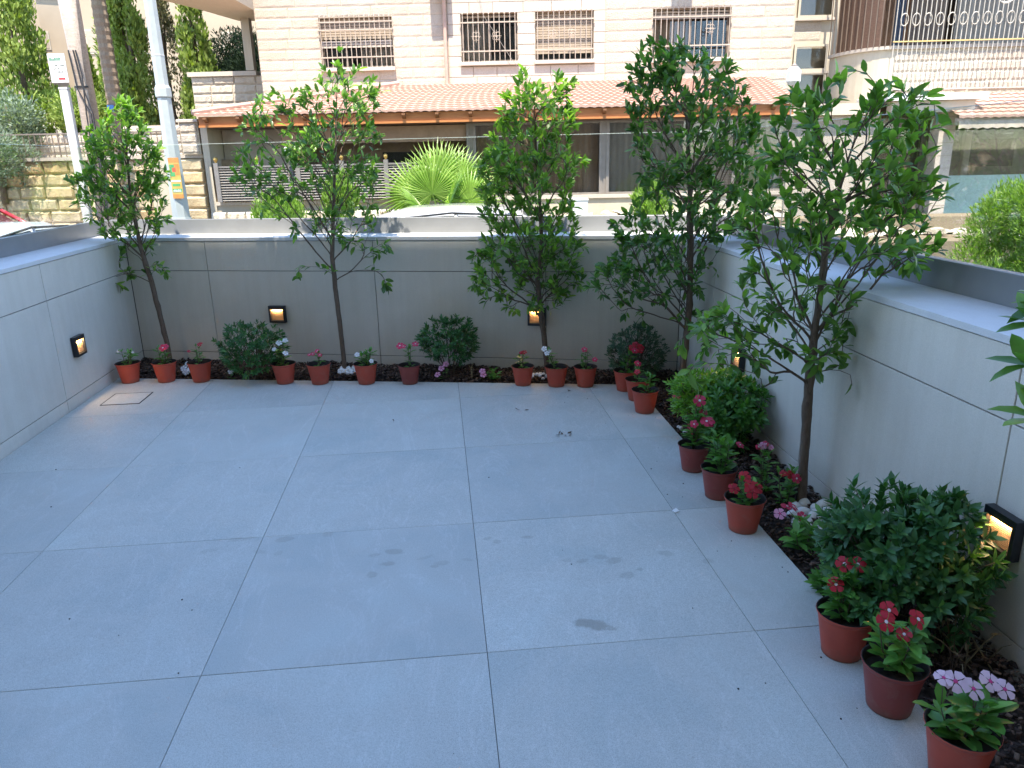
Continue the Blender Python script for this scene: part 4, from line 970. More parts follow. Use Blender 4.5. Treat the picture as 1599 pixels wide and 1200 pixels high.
# ------------------------------------------------------------------ leaves
def leaf_shape(L, Wd, fold=.25, curl=.18, rows=(0,.12,.35,.6,.82,1), peak=.45, tipw=0):
    """leaf along +y from the origin, three columns, mid rib folded down, tip curling down"""
    vs = []; fs = []
    for i, t in enumerate(rows):
        w = Wd*.5*(math.sin(PI*t**(math.log(.5)/math.log(peak)))**.8 if 0 < t < 1 else 0); z = -curl*L*t*t; y = L*t*(1-.06*t)
        if i in (0, len(rows)-1): vs.append((0, y, z))
        else: vs += [(-w, y, z+fold*w), (0, y, z), (w, y, z+fold*w)]
    fs += [(0,2,1),(0,3,2)]
    for k in range(len(rows)-3):
        a = 1+3*k; fs += [(a,a+1,a+4,a+3),(a+1,a+2,a+5,a+4)]
    a = 1+3*(len(rows)-3); e = len(vs)-1; fs += [(a,a+1,e),(a+1,a+2,e)]
    return vs, fs
def leafmesh(name, mat, *a, **k):
    v, f = leaf_shape(*a, **k); m = MB(); m.add(v, f); return m.mesh(name, mat, True)
UPV = np.array([0,0,1.0])
def place_leaves(root, lv, mats, base_shape, leaf_meshes, cam_pt, stuffname='foliage', cap=300, origin=(0,0,0), name='leaf'):
    """lv: list of (pos, dir, normal, scale) in root space. the 300 that show largest become parts, the rest one joined part"""
    org = np.array(origin); cp_ = np.array(cam_pt)
    lv = sorted(lv, key=lambda q: np.linalg.norm(q[0]+org-cp_)/q[3]+rnd.uniform(0,.02))
    for (p, d, nrm, s_) in lv[:cap]:
        inst(name, rnd.choice(leaf_meshes), root, mat4=m4(basis(d, nrm), p, s_))
    rest = lv[cap:]
    if rest:
        R = np.stack([basis(d, nrm) for (p, d, nrm, s_) in rest]); P = np.stack([q[0] for q in rest]); Sc = np.array([q[3] for q in rest])
        o = inst(stuffname, cloud_mesh(stuffname, base_shape[0], base_shape[1], R, P, Sc, mats), root); o['kind'] = 'stuff'
CAMP = (0, 0, 1.55)
FIC = leaf_shape(.062, .026, .30, .14, rows=(0,.15,.45,.78,1)); FICM = [leafmesh('leaf', MT['leaf'], .062, w, f, c, rows=(0,.15,.45,.78,1)) for w, f, c in ((.026,.30,.10),(.023,.45,.22),(.029,.2,.05),(.024,.3,.3))]

# ------------------------------------------------------------------ the young trees along the walls
RHX = Vector((.99498, -.10009, 0)); RHY = Vector((.10009, .99498, 0))
def inside_ok(P):
    x, y, z = P; d = (y-(ywall(x)))*math.cos(BA)
    if z < 1.02: return x < XR-.02 and d < -.02 and x > XL+.02
    if z < 1.74: return x < XR+OFF-.02 and d < OFF-.02 and x > XL-OFF+.02
    return True
def grow_tree(label, base, trunk, env, nattr, seed, r0=.022, dfac=.75, trunk_frac=.75, extra=(), lsize=1.0, leafp=.8, droopz=.8, step=.045, cap=300, thin=None, lm='leaf'):
    rs_ = np.random.RandomState(seed); b = np.array(base, float); hx = np.array(RHX); hy = np.array(RHY)
    def wp(l, z, dpt=0): return b+hx*l+hy*dpt+np.array([0,0,z])
    env = sorted(env); zs = [e[0] for e in env]
    A = []
    tries = 0
    areas = []
    while len(A) < nattr and tries < 60000:
        tries += 1
        z = rs_.uniform(zs[0], zs[-1]); lo = np.interp(z, zs, [e[1] for e in env]); hi = np.interp(z, zs, [e[2] for e in env])
        L_, H_ = min(e[1] for e in env), max(e[2] for e in env)
        l = rs_.uniform(L_, H_)
        if not (lo < l < hi): continue
        hw = (hi-lo)/2; c = (hi+lo)/2; q = (l-c)/hw
        dm = max(.05, hw*dfac)*math.sqrt(max(0,1-q*q)); dpt = rs_.uniform(-dm, dm)
        # favour the outer shell a little
        if thin and rs_.rand() < thin(l, z): continue
        P = wp(l, z, dpt)
        if inside_ok(P): A.append(P)
    for (l, z, dpt) in extra:
        P = wp(l, z, dpt)
        A.append(P)
    A = np.array(A)
    # trunk nodes
    tp = [wp(0,-.03)]+[wp(l,z) for l, z in trunk]
    nodes = [tp[0]]; par = [-1]; isT = [True]
    top_z = zs[0]+(zs[-1]-zs[0])*trunk_frac
    for k in range(len(tp)-1):
        a, c = tp[k], tp[k+1]; L = np.linalg.norm(c-a); n_ = max(1, int(round(L/step)))
        for i in range(1, n_+1):
            p = a+(c-a)*i/n_
            if p[2] > top_z: break
            p = p+rs_.normal(0,.0012,3)
            if len(nodes) > 3: pass
            nodes.append(p); par.append(len(nodes)-2); isT.append(True)
        if nodes[-1][2] > top_z-step: break
    zlow = zs[0]+.22; alive = np.ones(len(A), bool); zmin_branch = zs[0]*.82-.03
    for it in range(140):
        Nn = np.array(nodes); D = np.linalg.norm(A[:,None,:]-Nn[None,:,:], axis=2)
        D2 = D + np.where(Nn[:,2] < zmin_branch, 5, 0)[None,:]
        # prefer to come from below
        dzz = A[:,None,2]-Nn[None,:,2]; dh = np.linalg.norm(A[:,None,:2]-Nn[None,:,:2], axis=2); D2 = D2 + .9*np.maximum(0, -dzz+.02) + np.where(A[:,None,2] > zlow, .8, 0)*np.maximum(0, dh*.85-dzz)
        j = D2.argmin(1); dmin = D2.min(1); alive &= dmin > step*1.1
        if not alive.any(): break
        new = {}
        for ai in np.nonzero(alive)[0]:
            if dmin[ai] < 1.2: new.setdefault(j[ai], []).append((A[ai]-Nn[j[ai]])/np.linalg.norm(A[ai]-Nn[j[ai]]))
        added = 0
        for k, ds in new.items():
            d = np.sum(ds, 0); d = d/max(1e-6, np.linalg.norm(d))
            if par[k] >= 0:
                pd = Nn[k]-Nn[par[k]]; pd /= max(1e-6, np.linalg.norm(pd)); d = d*.75+pd*.35
            d = d+np.array([0,0,.30])+rs_.normal(0,.09,3); d /= np.linalg.norm(d); P = Nn[k]+d*step
            if np.linalg.norm(np.array(nodes)-P, axis=1).min() < step*.35: 
                continue
            nodes.append(P); par.append(int(k)); isT.append(False); added += 1
        if not added or len(nodes) > 4200: break
    Nn = np.array(nodes); n_ = len(nodes); kids = [[] for _ in range(n_)]
    for i in range(1, n_): kids[par[i]].append(i)
    # radii (pipe model), height above tip
    rad = np.zeros(n_); ht = np.zeros(n_, int)
    for i in range(n_-1, -1, -1):
        if not kids[i]: rad[i] = .0016; ht[i] = 0
        else: rad[i] = sum(rad[k]**2.35 for k in kids[i])**(1/2.35); ht[i] = 1+max(ht[k] for k in kids[i])
    sc = r0/rad[0]; rad = np.maximum(.0013, rad*np.interp(rad/rad[0], [0,.15,1], [1, max(1,(sc+1)/2), sc]))
    root = thing('young_tree', label, 'tree', base, 0, 'young trees planted along the walls'); loc = b
    tchain = [i for i in range(n_) if isT[i]]
    m = MB(); 
    rt = [rad[i]*(1+.18*math.exp(-max(0,Nn[i][2])/.03)) for i in tchain]
    # knots
    for q in range(len(rt)):
        if rs_.rand() < .12: rt[q] *= 1.14
    m.tube([tuple(Nn[i]-loc) for i in tchain], rt, 9); m.build('trunk', MT['bark'], root, True)
    # limbs: every child of the trunk starts one, with its whole subtree
    def sub_tubes(start, mb):
        stack = [(par[start], start)]
        while stack:
            a, c = stack.pop(); ch = [a, c]
            while kids[c]:
                ks = sorted(kids[c], key=lambda k: -rad[k]); 
                for o_ in ks[1:]: stack.append((c, o_))
                c = ks[0]; ch.append(c)
            rr_ = [min(rad[ch[0]], rad[ch[1]]*1.15)]+[rad[k] for k in ch[1:]]
            mb.tube([tuple(Nn[k]-loc) for k in ch], rr_, 6 if rad[ch[1]] > .004 else 4)
    for i in tchain:
        for k in kids[i]:
            if not isT[k]:
                mb = MB(); sub_tubes(k, mb); mb.build('branch', MT['bark'], root, True)
    # leaves
    lv = []
    for i in range(n_):
        if isT[i] and ht[i] > 2: continue
        if ht[i] > 5 or rad[i] > .0065: continue
        pd = Nn[i]-Nn[par[i]]; pd = pd/max(1e-6, np.linalg.norm(pd))
        cnt = (1 if ht[i] > 3 else 2 if ht[i] > 1 else 3) if ht[i] > 0 else 6
        for c in range(cnt):
            if rs_.rand() > leafp: continue
            a = i*2.4+c*2.2+rs_.uniform(-.4,.4); o1 = np.cross(pd, UPV); l1 = np.linalg.norm(o1); o1 = o1/l1 if l1 > .05 else np.array([1.0,0,0]); o2 = np.cross(pd, o1)
            radl = o1*math.cos(a)+o2*math.sin(a)
            op = rs_.uniform(.35,.95) if ht[i] > 0 else (.18+.17*c)
            d = pd*math.cos(op)+radl*math.sin(op)+np.array([0,0,rs_.uniform(-.2,.3)])
            if Nn[i][2] < zs[0]+(zs[-1]-zs[0])*.35: d = d+np.array([0,0,-.45*droopz*rs_.rand()])
            d /= np.linalg.norm(d); nr = pd*.6+UPV*.8+rs_.normal(0,.25,3)-radl*.2
            pos = Nn[i]-loc+d*.006-pd*step*rs_.uniform(0,.6)
            s_ = lsize*rs_.uniform(.72,1.22)*(.8 if ht[i] == 0 and c > 3 else 1)
            if not inside_ok(pos+loc+d*.05*s_): continue
            lv.append((pos, d, nr, s_))
    place_leaves(root, lv, MT[lm], FIC, [leafmesh('leaf', MT[lm], .062, w, f, c, rows=(0,.15,.45,.78,1)) for w, f, c in ((.026,.30,.10),(.023,.45,.22),(.029,.2,.05),(.024,.3,.3))], CAMP, cap=cap, origin=loc)
    return len(lv)
info = []
info.append(grow_tree('slim leaning young tree in the left corner of the bed, its trunk bending left', (-2.174,5.98,0),
 [(.004,.16),(-.015,.37),(-.042,.677),(-.085,.95),(-.098,1.36),(-.063,1.7),(-.042,1.99)],
 [(2.02,-.072,.0),(1.908,-.19,.06),(1.734,-.38,.12),(1.551,-.37,.17),(1.415,-.50,.15),(1.225,-.44,.16),(1.078,-.34,.14),(.956,-.31,-.0),(.86,-.30,-.02)],
 430, 21, .019, lm='leafy', leafp=.95, extra=[(-.38,.70,-.05),(-.30,.66,-.04),(-.22,.74,.0),(.09,.77,-.06),(.04,.80,-.05),(-.34,.76,.02),(-.52,1.43,-.1)]))
info.append(grow_tree('airy young tree with a wide forked crown, second from the left along the back wall', (-.758,5.60,0),
 [(-.004,.24),(-.012,.49),(-.016,.65),(-.020,.88),(.035,1.33),(.09,1.77),(.14,2.23)],
 [(2.33,.12,.17),(2.195,.05,.24),(2.033,-.06,.42),(1.957,-.46,.45),(1.874,-.54,.40),(1.66,-.61,.38),(1.441,-.64,.36),(1.213,-.50,.35),(1.07,-.30,.38),(.94,.02,.42),(.86,.10,.38)],
 300, 22, .018, leafp=.8, trunk_frac=.96, extra=[(.31,.80,-.1),(.38,.63,-.08),(.34,.68,-.05),(-.22,.80,-.08),(-.26,.76,-.06),(-.62,1.5,-.1),(-.66,1.42,-.1)],
 thin=lambda l, z: .75 if (l < -.12 and z < 1.25) else (.5 if (-.25 < l < -.05 and z > 1.75) else (.35 if z < 1.15 else 0))))
info.append(grow_tree('dense upright young tree with two pointed tops, in the middle of the back wall', (.761,5.22,0),
 [(-.018,.214),(-.045,.463),(-.072,.70),(-.039,.94),(-.049,1.30),(-.08,1.74),(-.125,2.10)],
 [(2.14,-.16,-.10),(2.03,-.17,.13),(1.90,-.29,.17),(1.73,-.34,.19),(1.57,-.45,.215),(1.39,-.50,.215),(1.21,-.46,.19),(1.03,-.45,.215),(.85,-.53,.24),(.71,-.55,.22),(.57,-.46,.17),(.52,-.36,.10)],
 640, 23, .020, lm='leafy', leafp=1.0, thin=lambda l, z: .8 if (z > 1.95 and -.10 < l < .05) else (.45 if z < .8 else 0)))
info.append(grow_tree('tall full young tree in the right corner of the bed', (1.565,4.60,0),
 [(.001,.152),(.014,.33),(.029,.62),(.018,1.03),(-.013,1.42),(-.045,1.79),(-.20,2.12)],
 [(2.18,-.29,-.22),(2.04,-.38,.28),(1.94,-.40,.31),(1.80,-.41,.32),(1.62,-.365,.39),(1.44,-.32,.42),(1.26,-.335,.40),(1.11,-.47,.39),(.99,-.445,.38),(.87,-.545,.31),(.75,-.62,.30),(.62,-.44,.26),(.50,-.25,.13)],
 640, 24, .023, lm='leafd', leafp=1.0, extra=[(-.62,.74,-.15),(-.58,.80,-.12),(-.50,.84,-.1),(.08,.28,-.05),(.12,.38,-.08),(.16,.45,-.05),(.06,.20,-.05)],
 thin=lambda l, z: .62 if z < .8 else 0))
info.append(grow_tree('nearest young tree with large glossy leaves, standing in white pebbles on the right', (1.60,2.95,0),
 [(-.013,.225),(-.023,.52),(-.024,.75),(-.016,.945),(-.014,1.13),(.017,1.385),(.065,1.63),(.08,1.82)],
 [(1.84,.03,.14),(1.79,-.22,.16),(1.73,-.24,.31),(1.66,-.27,.33),(1.59,-.30,.37),(1.47,-.32,.35),(1.34,-.36,.37),(1.24,-.37,.43),(1.14,-.33,.39),(1.06,-.29,.26),(.955,-.40,.25),(.875,-.52,.15),(.78,-.57,.13),(.69,-.58,.08)],
 380, 25, .020, leafp=.9, lsize=1.06, extra=[(.38,1.14,-.1),(.40,1.36,-.1),(.36,1.52,-.05),(-.20,.60,-.08),(-.56,.66,-.12),(.10,.62,-.1)],
 thin=lambda l, z: .45 if z < .85 else (.3 if z > 1.68 else 0)))
# a sixth tree whose twigs reach into the picture from the right edge
def near_tree():
    root = thing('young_tree', 'leafy twigs of a nearer tree reaching in at the right edge of the view', 'tree', (1.45, .97, 0), 0, 'young trees planted along the walls')
    m = MB(); tr = [(0,0,-.03),(.01,.01,.4),(.0,.0,.8),(.02,-.01,1.2),(.01,.0,1.7)]; m.tube(tr, [.026,.022,.018,.012,.004], 9); m.build('trunk', MT['bark'], root, True)
    lv = []; rs_ = np.random.RandomState(4)
    br = [((.0,.0,.95),(-.2,.12,1.2),(-.40,.225,1.25)), ((.0,.0,.85),(-.2,.12,1.12),(-.41,.21,1.175)), ((.01,0,.70),(-.2,.12,.98),(-.44,.14,1.10)), ((.02,0,1.05),(-.2,.12,1.30),(-.37,.235,1.285)), ((.0,.0,.75),(-.18,.12,1.05),(-.40,.15,1.14)),
          ((.01,0,1.0),(.2,.1,1.3),(.25,.2,1.5)), ((0,0,.8),(.1,-.2,1.1),(.1,-.3,1.4)), ((0,0,.9),(-.1,-.2,1.2),(-.2,-.3,1.5)), ((0,0,1.1),(.1,.05,1.4),(.1,.1,1.8))]
    for bi, b_ in enumerate(br):
        pts = [np.array(b_[0])*(1-t)**2+2*np.array(b_[1])*t*(1-t)+np.array(b_[2])*t*t for t in np.linspace(0,1,9)]
        mb = MB(); mb.tube(pts, list(np.linspace(.006,.0016,9)), 5); mb.build('branch', MT['bark'], root, True)
        for i in range(3, 9):
            pd = pts[i]-pts[i-1]; pd /= np.linalg.norm(pd); o1 = np.cross(pd, UPV); o1 /= np.linalg.norm(o1); o2 = np.cross(pd, o1)
            for c in range(1 if i < 8 else 4):
                a = i*2.4+c*1.7; radl = o1*math.cos(a)+o2*math.sin(a); op = .9 if i < 8 else .35+.2*c
                d = pd*math.cos(op)+radl*math.sin(op); d /= np.linalg.norm(d); lv.append((pts[i], d, UPV+pd*.4+rs_.normal(0,.2,3), rs_.uniform(.95,1.3)))
    place_leaves(root, lv, MT['leafd'], FIC, [leafmesh('leaf', MT['leafd'], .066, w, f, c, rows=(0,.15,.45,.78,1)) for w, f, c in ((.027,.30,.10),(.024,.45,.22),(.030,.2,.05))], CAMP, origin=(1.45,.97,0))
near_tree()

# ------------------------------------------------------------------ shrubs in the bed
SHL = leaf_shape(.042, .014, .3, .12, rows=(0,.4,.75,1)); SHL2 = leaf_shape(.05, .018, .25, .15, rows=(0,.3,.65,1))
SHM = [leafmesh('leaf', MT['shrub'], .05, w, .25, c, rows=(0,.3,.65,1)) for w, c in ((.018,.1),(.016,.25),(.020,.05))]
def shrub(label, base, rx, ry, rz, zc, nros, mat, seed, leafn=8, L=1.0, near=False, stems=5, bumps=.12, ymax=None, lobes=None, cat='shrub', group=None, mats2=None, zfl=0.03):
    rs_ = np.random.RandomState(seed); root = thing('round_shrub' if lobes is None else 'leafy_shrub', label, cat, base, 0, group)
    bx, by = base[0], base[1]; lobes = lobes or [(0,0,zc,rx,ry,rz,1.0)]
    tot = sum(l_[6] for l_ in lobes); ros = []
    for (cx, cy_, cz, ax, ay, az, wgt) in lobes:
        k = 0; ph = rs_.uniform(0, 6, 6)
        while k < nros*wgt/tot:
            u = rs_.normal(0,1,3); u /= np.linalg.norm(u)
            if u[2] < -.75: continue
            f = (1 if rs_.rand() < .72 else rs_.uniform(.45,.95))*(1+bumps*math.sin(3*u[0]+ph[0])*math.sin(4*u[1]+ph[1])+bumps*.6*math.sin(7*u[2]+ph[2]+5*u[0])+rs_.normal(0,.05))
            P = np.array([cx+u[0]*ax*f, cy_+u[1]*ay*f, cz+u[2]*az*f])
            if P[2] < zfl: continue
            W_ = P+np.array([bx,by,0])
            if W_[0] > XR-.025 or (W_[1]-ywall(W_[0]))*math.cos(BA) > -.025: 
                k += .2; continue
            ros.append((P, u*np.array([1,1,.7])+np.array([0,0,.45]))); k += 1
    m = MB()
    for i in range(stems):
        a = 2*PI*i/stems; q = ros[rs_.randint(len(ros))][0]; m.tube([(.012*math.cos(a),.012*math.sin(a),-.03),(q[0]*.35,q[1]*.35,q[2]*.5),(q[0]*.8,q[1]*.8,q[2]*.9)], [.006,.004,.002], 5)
    for q, u in ros[::4]: m.tube([(q[0]*.4,q[1]*.4,max(.02,q[2]*.5)),(q[0]*.75,q[1]*.75,q[2]*.85),tuple(q)], [.0025,.002,.0012], 4)
    m.build('stem', MT['twig'], root, True)
    lv = []
    for (P, ax_) in ros:
        ax_ = ax_/np.linalg.norm(ax_)+rs_.normal(0,.2,3); ax_ /= np.linalg.norm(ax_); o1 = np.cross(ax_, UPV+.01); o1 /= np.linalg.norm(o1); o2 = np.cross(ax_, o1)
        for c in range(leafn):
            a = c*2.4+rs_.uniform(-.3,.3); op = .35+.95*(c/leafn)+rs_.uniform(-.1,.15); d = ax_*math.cos(op)+(o1*math.cos(a)+o2*math.sin(a))*math.sin(op)
            lv.append((P-ax_*.012*c/leafn*2, d, ax_+UPV*.2, L*rs_.uniform(.7,1.15)))
    if near: 
        ms = [leafmesh('leaf', mat, .05, w, .25, c, rows=(0,.3,.65,1)) for w, c in ((.019,.1),(.017,.25),(.021,.05))]
        place_leaves(root, lv, mat, SHL2, ms, CAMP, origin=(bx,by,0))
    else:
        R = np.stack([basis(d, nrm) for (p, d, nrm, s_) in lv]); P = np.stack([q[0] for q in lv]); Sc = np.array([q[3] for q in lv])
        ms = [leafmesh('leaf', mat, .042, .015, .25, .1, rows=(0,.4,.75,1))]
        place_leaves(root, lv, mat, SHL, ms, CAMP, origin=(bx,by,0), cap=120)
    return root
shrub('loose dark green shrub under the lamp near the left end of the back wall', (-1.40,5.50,0), .225,.19,.20,.235, 230, MT['shrub'], 61, 9)
shrub('neat ball shaped shrub on a short stem in the middle of the back wall', (.045,5.36,0), .20,.17,.165,.265, 210, MT['shrub'], 62, 9, zfl=.10)
shrub('grey green dome shaped shrub near the right end of the back wall', (1.36,4.98,0), .195,.17,.20,.205, 330, MT['shrubgrey'], 63, 9, .72, bumps=.05)
def two(rt): return rt
shrub('light green fresh leaved shrub behind the pots on the right', (1.50,3.85,0), 0,0,0,0, 230, MT['shrublite'], 64, 9, 1.0, lobes=[(-.02,.02,.25,.20,.17,.13,1.0),(-.06,.14,.20,.15,.13,.12,.5)])
shrub('deeper green shrub pressed against the right wall beside the light one', (1.54,3.64,0), 0,0,0,0, 230, MT['shrubmid'], 65, 9, 1.05, near=True, lobes=[(.03,.03,.25,.16,.18,.13,1.0),(-.06,.0,.14,.13,.14,.12,.6)])
shrub('large dense dark green bush in front of the wall at the right', (1.47,2.03,0), 0,0,0,0, 470, MT['shrub'], 66, 9, 1.05, near=True,
      lobes=[(-.05,.05,.30,.19,.19,.18,1.0),(.07,-.04,.32,.14,.17,.18,1.0),(-.04,.15,.23,.13,.11,.12,.5),(-.01,-.03,.16,.22,.19,.15,.9)], stems=9)
# the dried underside of the big bush
dr = thing('dry_stalks', 'withered yellow stalks under the big bush catching the lamp light', 'dry plant', (1.60,1.90,0))
rs_ = np.random.RandomState(9)
for i in range(26):
    a = rs_.uniform(0,2*PI); L = rs_.uniform(.10,.26); t = rs_.uniform(.3,1.0); p0 = np.array([rs_.uniform(-.06,.05), rs_.uniform(-.12,.08), .0]); d = np.array([math.cos(a)*math.sin(t), math.sin(a)*math.sin(t), math.cos(t)])
    if p0[0]+d[0]*L+1.60 > XR-.02: d[0] = -abs(d[0])
    MB().tube([p0, p0+d*L*.6, p0+d*L+np.array([0,0,-.03])], [.0025,.002,.001], 4).build('stalk', MT['drylite'], dr)
ll = leafmesh('dry_leaf', MT['drylite'], .03, .009, .3, .4, rows=(0,.4,.75,1))
for i in range(40): inst('dry_leaf', ll, dr, mat4=m4(basis(rs_.normal(0,1,3), UPV), (rs_.uniform(-.10,.06), rs_.uniform(-.14,.10), rs_.uniform(.02,.22))))

# ------------------------------------------------------------------ bedding plants: leaves in pairs up a few stems, five petalled flowers
VLM = [leafmesh('leaf', MT['vinca'], .058, w, .28, c, rows=(0,.25,.6,.85,1), peak=.55) for w, c in ((.022,.15),(.020,.3),(.024,.08))]
def flower_mesh(colname, eye, R_=.019):
    m = MB()
    for i in range(5):
        a = 2*PI*i/5; ca, sa = math.cos(a), math.sin(a)
        def q(r, w, z): return (ca*r-sa*w, sa*r+ca*w, z)
        m.add([q(.10*R_,0,0), q(.45*R_,-.30*R_,.05*R_), q(.45*R_,.30*R_,.0), q(.85*R_,-.50*R_,.02*R_), q(.88*R_,.42*R_,-.10*R_), q(1.05*R_,-.05*R_,-.06*R_)], [(0,1,2),(1,3,5,2),(2,5,4)])
    m.add([(math.cos(2*PI*k/8)*.20*R_, math.sin(2*PI*k/8)*.20*R_, .06*R_) for k in range(8)]+[(0,0,.10*R_)], [(k,(k+1)%8,8) for k in range(8)], 1)
    m.tube([(0,0,-.9*R_),(0,0,0)], .05*R_, 4, 2)
    return m.mesh('flower', [PET[colname], EYE[eye], MT['twig']])
FLM = {}
def flower(par, pos, dirn, col, size=1.0):
    eye = {'red':'dark','rose':'white','pink':'rose','white':'rose','pale':'rose','crimson':'white'}[col]; c = 'red' if col == 'crimson' else col
    if col == 'white': eye = 'white'
    if (c, eye) not in FLM: FLM[(c, eye)] = flower_mesh(c, eye)
    up = np.array([rnd.uniform(-1,1), rnd.uniform(-1,1), 0.01]); z = np.array(dirn, float); z /= np.linalg.norm(z); x = np.cross(up, z); x /= np.linalg.norm(x); y = np.cross(z, x)
    inst('flower', FLM[(c, eye)], par, mat4=m4(np.stack([x,y,z],1), pos, size))
def vinca(root, z0, h, stems, nl, spread, fl, seed, L=1.0, lean=(0,0)):
    L *= 1.22; nl = int(nl*1.15)
    """fl: list of (dx, dy, z, colour, size)"""
    rs_ = np.random.RandomState(seed); heads = []
    for s_ in range(stems):
        a = rs_.uniform(0, 2*PI); r_ = spread*rs_.uniform(.1,.8) if stems > 1 else .005; hh = h*rs_.uniform(.7,1.0) if s_ else h
        tip = np.array([math.cos(a)*r_+lean[0], math.sin(a)*r_+lean[1], z0+hh]); b0 = np.array([math.cos(a)*.006, math.sin(a)*.006, z0-.01]); mid = b0*.5+tip*.5-np.array([0,0,.0])+np.array([math.cos(a),math.sin(a),0])*r_*.15
        m = MB(); m.tube([b0, mid, tip], [.0028,.0022,.0015], 5); m.build('stem', MT['twig'], root, True); heads.append(tip)
        n_ = max(2, nl//stems)
        for i in range(n_):
            t = .12+.88*i/(n_-1); p = b0*(1-t)**2+2*mid*t*(1-t)+tip*t*t
            for k in (0, 1):
                a2 = i*1.57+k*PI+rs_.uniform(-.35,.35); op = rs_.uniform(.95,1.35) if t < .85 else rs_.uniform(.5,.95)
                d = np.array([math.cos(a2)*math.sin(op), math.sin(a2)*math.sin(op), math.cos(op)])
                inst('leaf', VLM[rs_.randint(3)], root, mat4=m4(basis(d, UPV+rs_.normal(0,.15,3)), p, L*rs_.uniform(.7,1.15)*(.75 if t > .9 else 1)))
    for (dx, dy, z, col, sz_) in fl:
        hd = min(heads, key=lambda q: (q[0]-dx)**2+(q[1]-dy)**2)
        MB().tube([hd, (np.array(hd)+np.array([dx,dy,z]))/2, (dx,dy,z-.012)], [.0014,.0012,.001], 4).build('flower_stalk', MT['twig'], root)
        flower(root, (dx,dy,z), (dx*3+rs_.normal(0,.2), dy*3-.75+rs_.normal(0,.2), .9), col, sz_*1.12)
def pot_mesh(R=.086, r=.060, H=.148, mat='pot'):
    m = MB(); n = 28
    prof = [(r*.90,.004),(r*.985,0),(r,.005),(r+.001,.014),(R-.006,H-.022),(R-.0055,H-.016),(R+.0005,H-.006),(R+.002,H-.002),(R+.001,H),(R-.002,H),(R-.0045,H-.004),(R-.008,H-.02)]
    m.lathe(prof[:6], n, close=False); m.lathe(prof[5:9], n, close=False); m.lathe(prof[8:], n, mi=1, close=False); 
    m.lathe([(R-.008,H-.02),(r-.002,.02)], n, mi=1, close=False)
    m.add([(r*.90*math.cos(2*PI*k/n), r*.90*math.sin(2*PI*k/n), .004) for k in range(n)], [tuple(range(n))[::-1]])
    return m.mesh('pot_shell', [MT[mat], MT['potin']], True)
POT = {k: pot_mesh(mat=k) for k in ('pot', 'potdark')}
def soil_mesh():
    m = MB(); n = 22; rr_ = random.Random(2); vs = [(0,0,.004)]; fs = []
    for j, r_ in enumerate((.022,.044,.066,.0765)):
        for i in range(n): a = 2*PI*i/n; vs.append((r_*math.cos(a), r_*math.sin(a), rr_.uniform(-.004,.005)))
    for i in range(n): fs.append((0,1+i,1+(i+1)%n))
    for j in range(3):
        for i in range(n): a = 1+j*n; fs.append((a+i,a+n+i,a+n+(i+1)%n,a+(i+1)%n))
    m.add(vs, fs); return m.mesh('potting_soil', MT['potsoil'], True)
SOILM = soil_mesh()
def potted(label, x, y, mat, h, stems, nl, spread, fl, seed, rz=0, s_=1.0, tilt=0, sdz=.112, lean=(0,0), L=1.0):
    root = thing('potted_flower', label, 'flower pot', (x, y, .0012), rz, 'flower pots standing along the edge of the paving')
    if tilt: root.rotation_euler = (tilt, 0, rz)
    o = inst('pot_shell', POT[mat], root, scale=(s_,s_,s_)); inst('potting_soil', SOILM, root, (0,0,sdz*s_), scale=(s_,s_,1))
    vinca(root, sdz*s_, h, stems, nl, spread, fl, seed, L, lean)
P_ = potted
# back row, left to right
P_('leftmost red pot, leafy plant with one tiny white bloom, beside the left wall', -2.34,5.60,'pot', .12,4,22,.055,[(-.04,-.02,.245,'white',.7),(.05,0,.225,'white',.45)], 101, L=.85)
P_('second pot from the left, a single bright pink red bloom on top', -2.07,5.575,'pot', .135,4,24,.05,[(.02,-.03,.262,'rose',1.4),(.035,-.02,.268,'rose',1.1)], 102, L=.85)
P_('third pot from the left, sparse bronze plant with small red buds', -1.805,5.535,'pot', .15,3,18,.045,[(.02,0,.278,'red',.8),(-.055,-.02,.235,'red',.6),(.03,.01,.284,'red',.6)], 103, L=.7)
P_('pot before the loose shrub with a tall plant bearing white flowers', -1.165,5.38,'pot', .19,4,28,.04,[(-.01,-.02,.305,'white',1.1),(.03,0,.315,'white',1.0),(-.05,-.02,.26,'white',.8),(.035,-.05,.235,'white',1.0)], 104, L=.85)
P_('pot right of the white flowered one, short plant with a red cluster', -.905,5.325,'pot', .11,2,12,.03,[(-.03,-.02,.225,'rose',.8),(.0,0,.24,'rose',.85),(.02,-.02,.215,'rose',.8),(-.06,0,.215,'rose',.6)], 105, L=.75)
P_('bushy green pot with small white flowers to the right of the white pebbles', -.565,5.27,'pot', .12,5,30,.06,[(-.05,-.02,.22,'white',.9),(.05,-.05,.175,'white',.8),(-.02,0,.23,'white',.5)], 106, L=.9)
P_('slimmer dark pot with two flat pink flowers on thin stems', -.25,5.215,'potdark', .155,2,16,.05,[(-.055,-.02,.285,'rose',1.3),(.055,-.01,.29,'rose',1.15),(-.03,-.03,.282,'rose',1.0)], 107, s_=.93, L=.72)
P_('pot with one small red bloom at the left of the three near the lamp', .555,5.045,'pot', .11,3,16,.035,[(.01,-.01,.238,'red',1.0),(-.01,0,.232,'red',.7)], 108, s_=.93, L=.75)
P_('pot with a leaning plant and white flowers, the middle of three near the lamp', .785,4.98,'pot', .15,3,18,.03,[(-.085,0,.27,'white',1.0),(-.07,-.03,.245,'white',.9),(-.05,0,.255,'white',.8)], 109, s_=.95, lean=(-.05,0), L=.72)
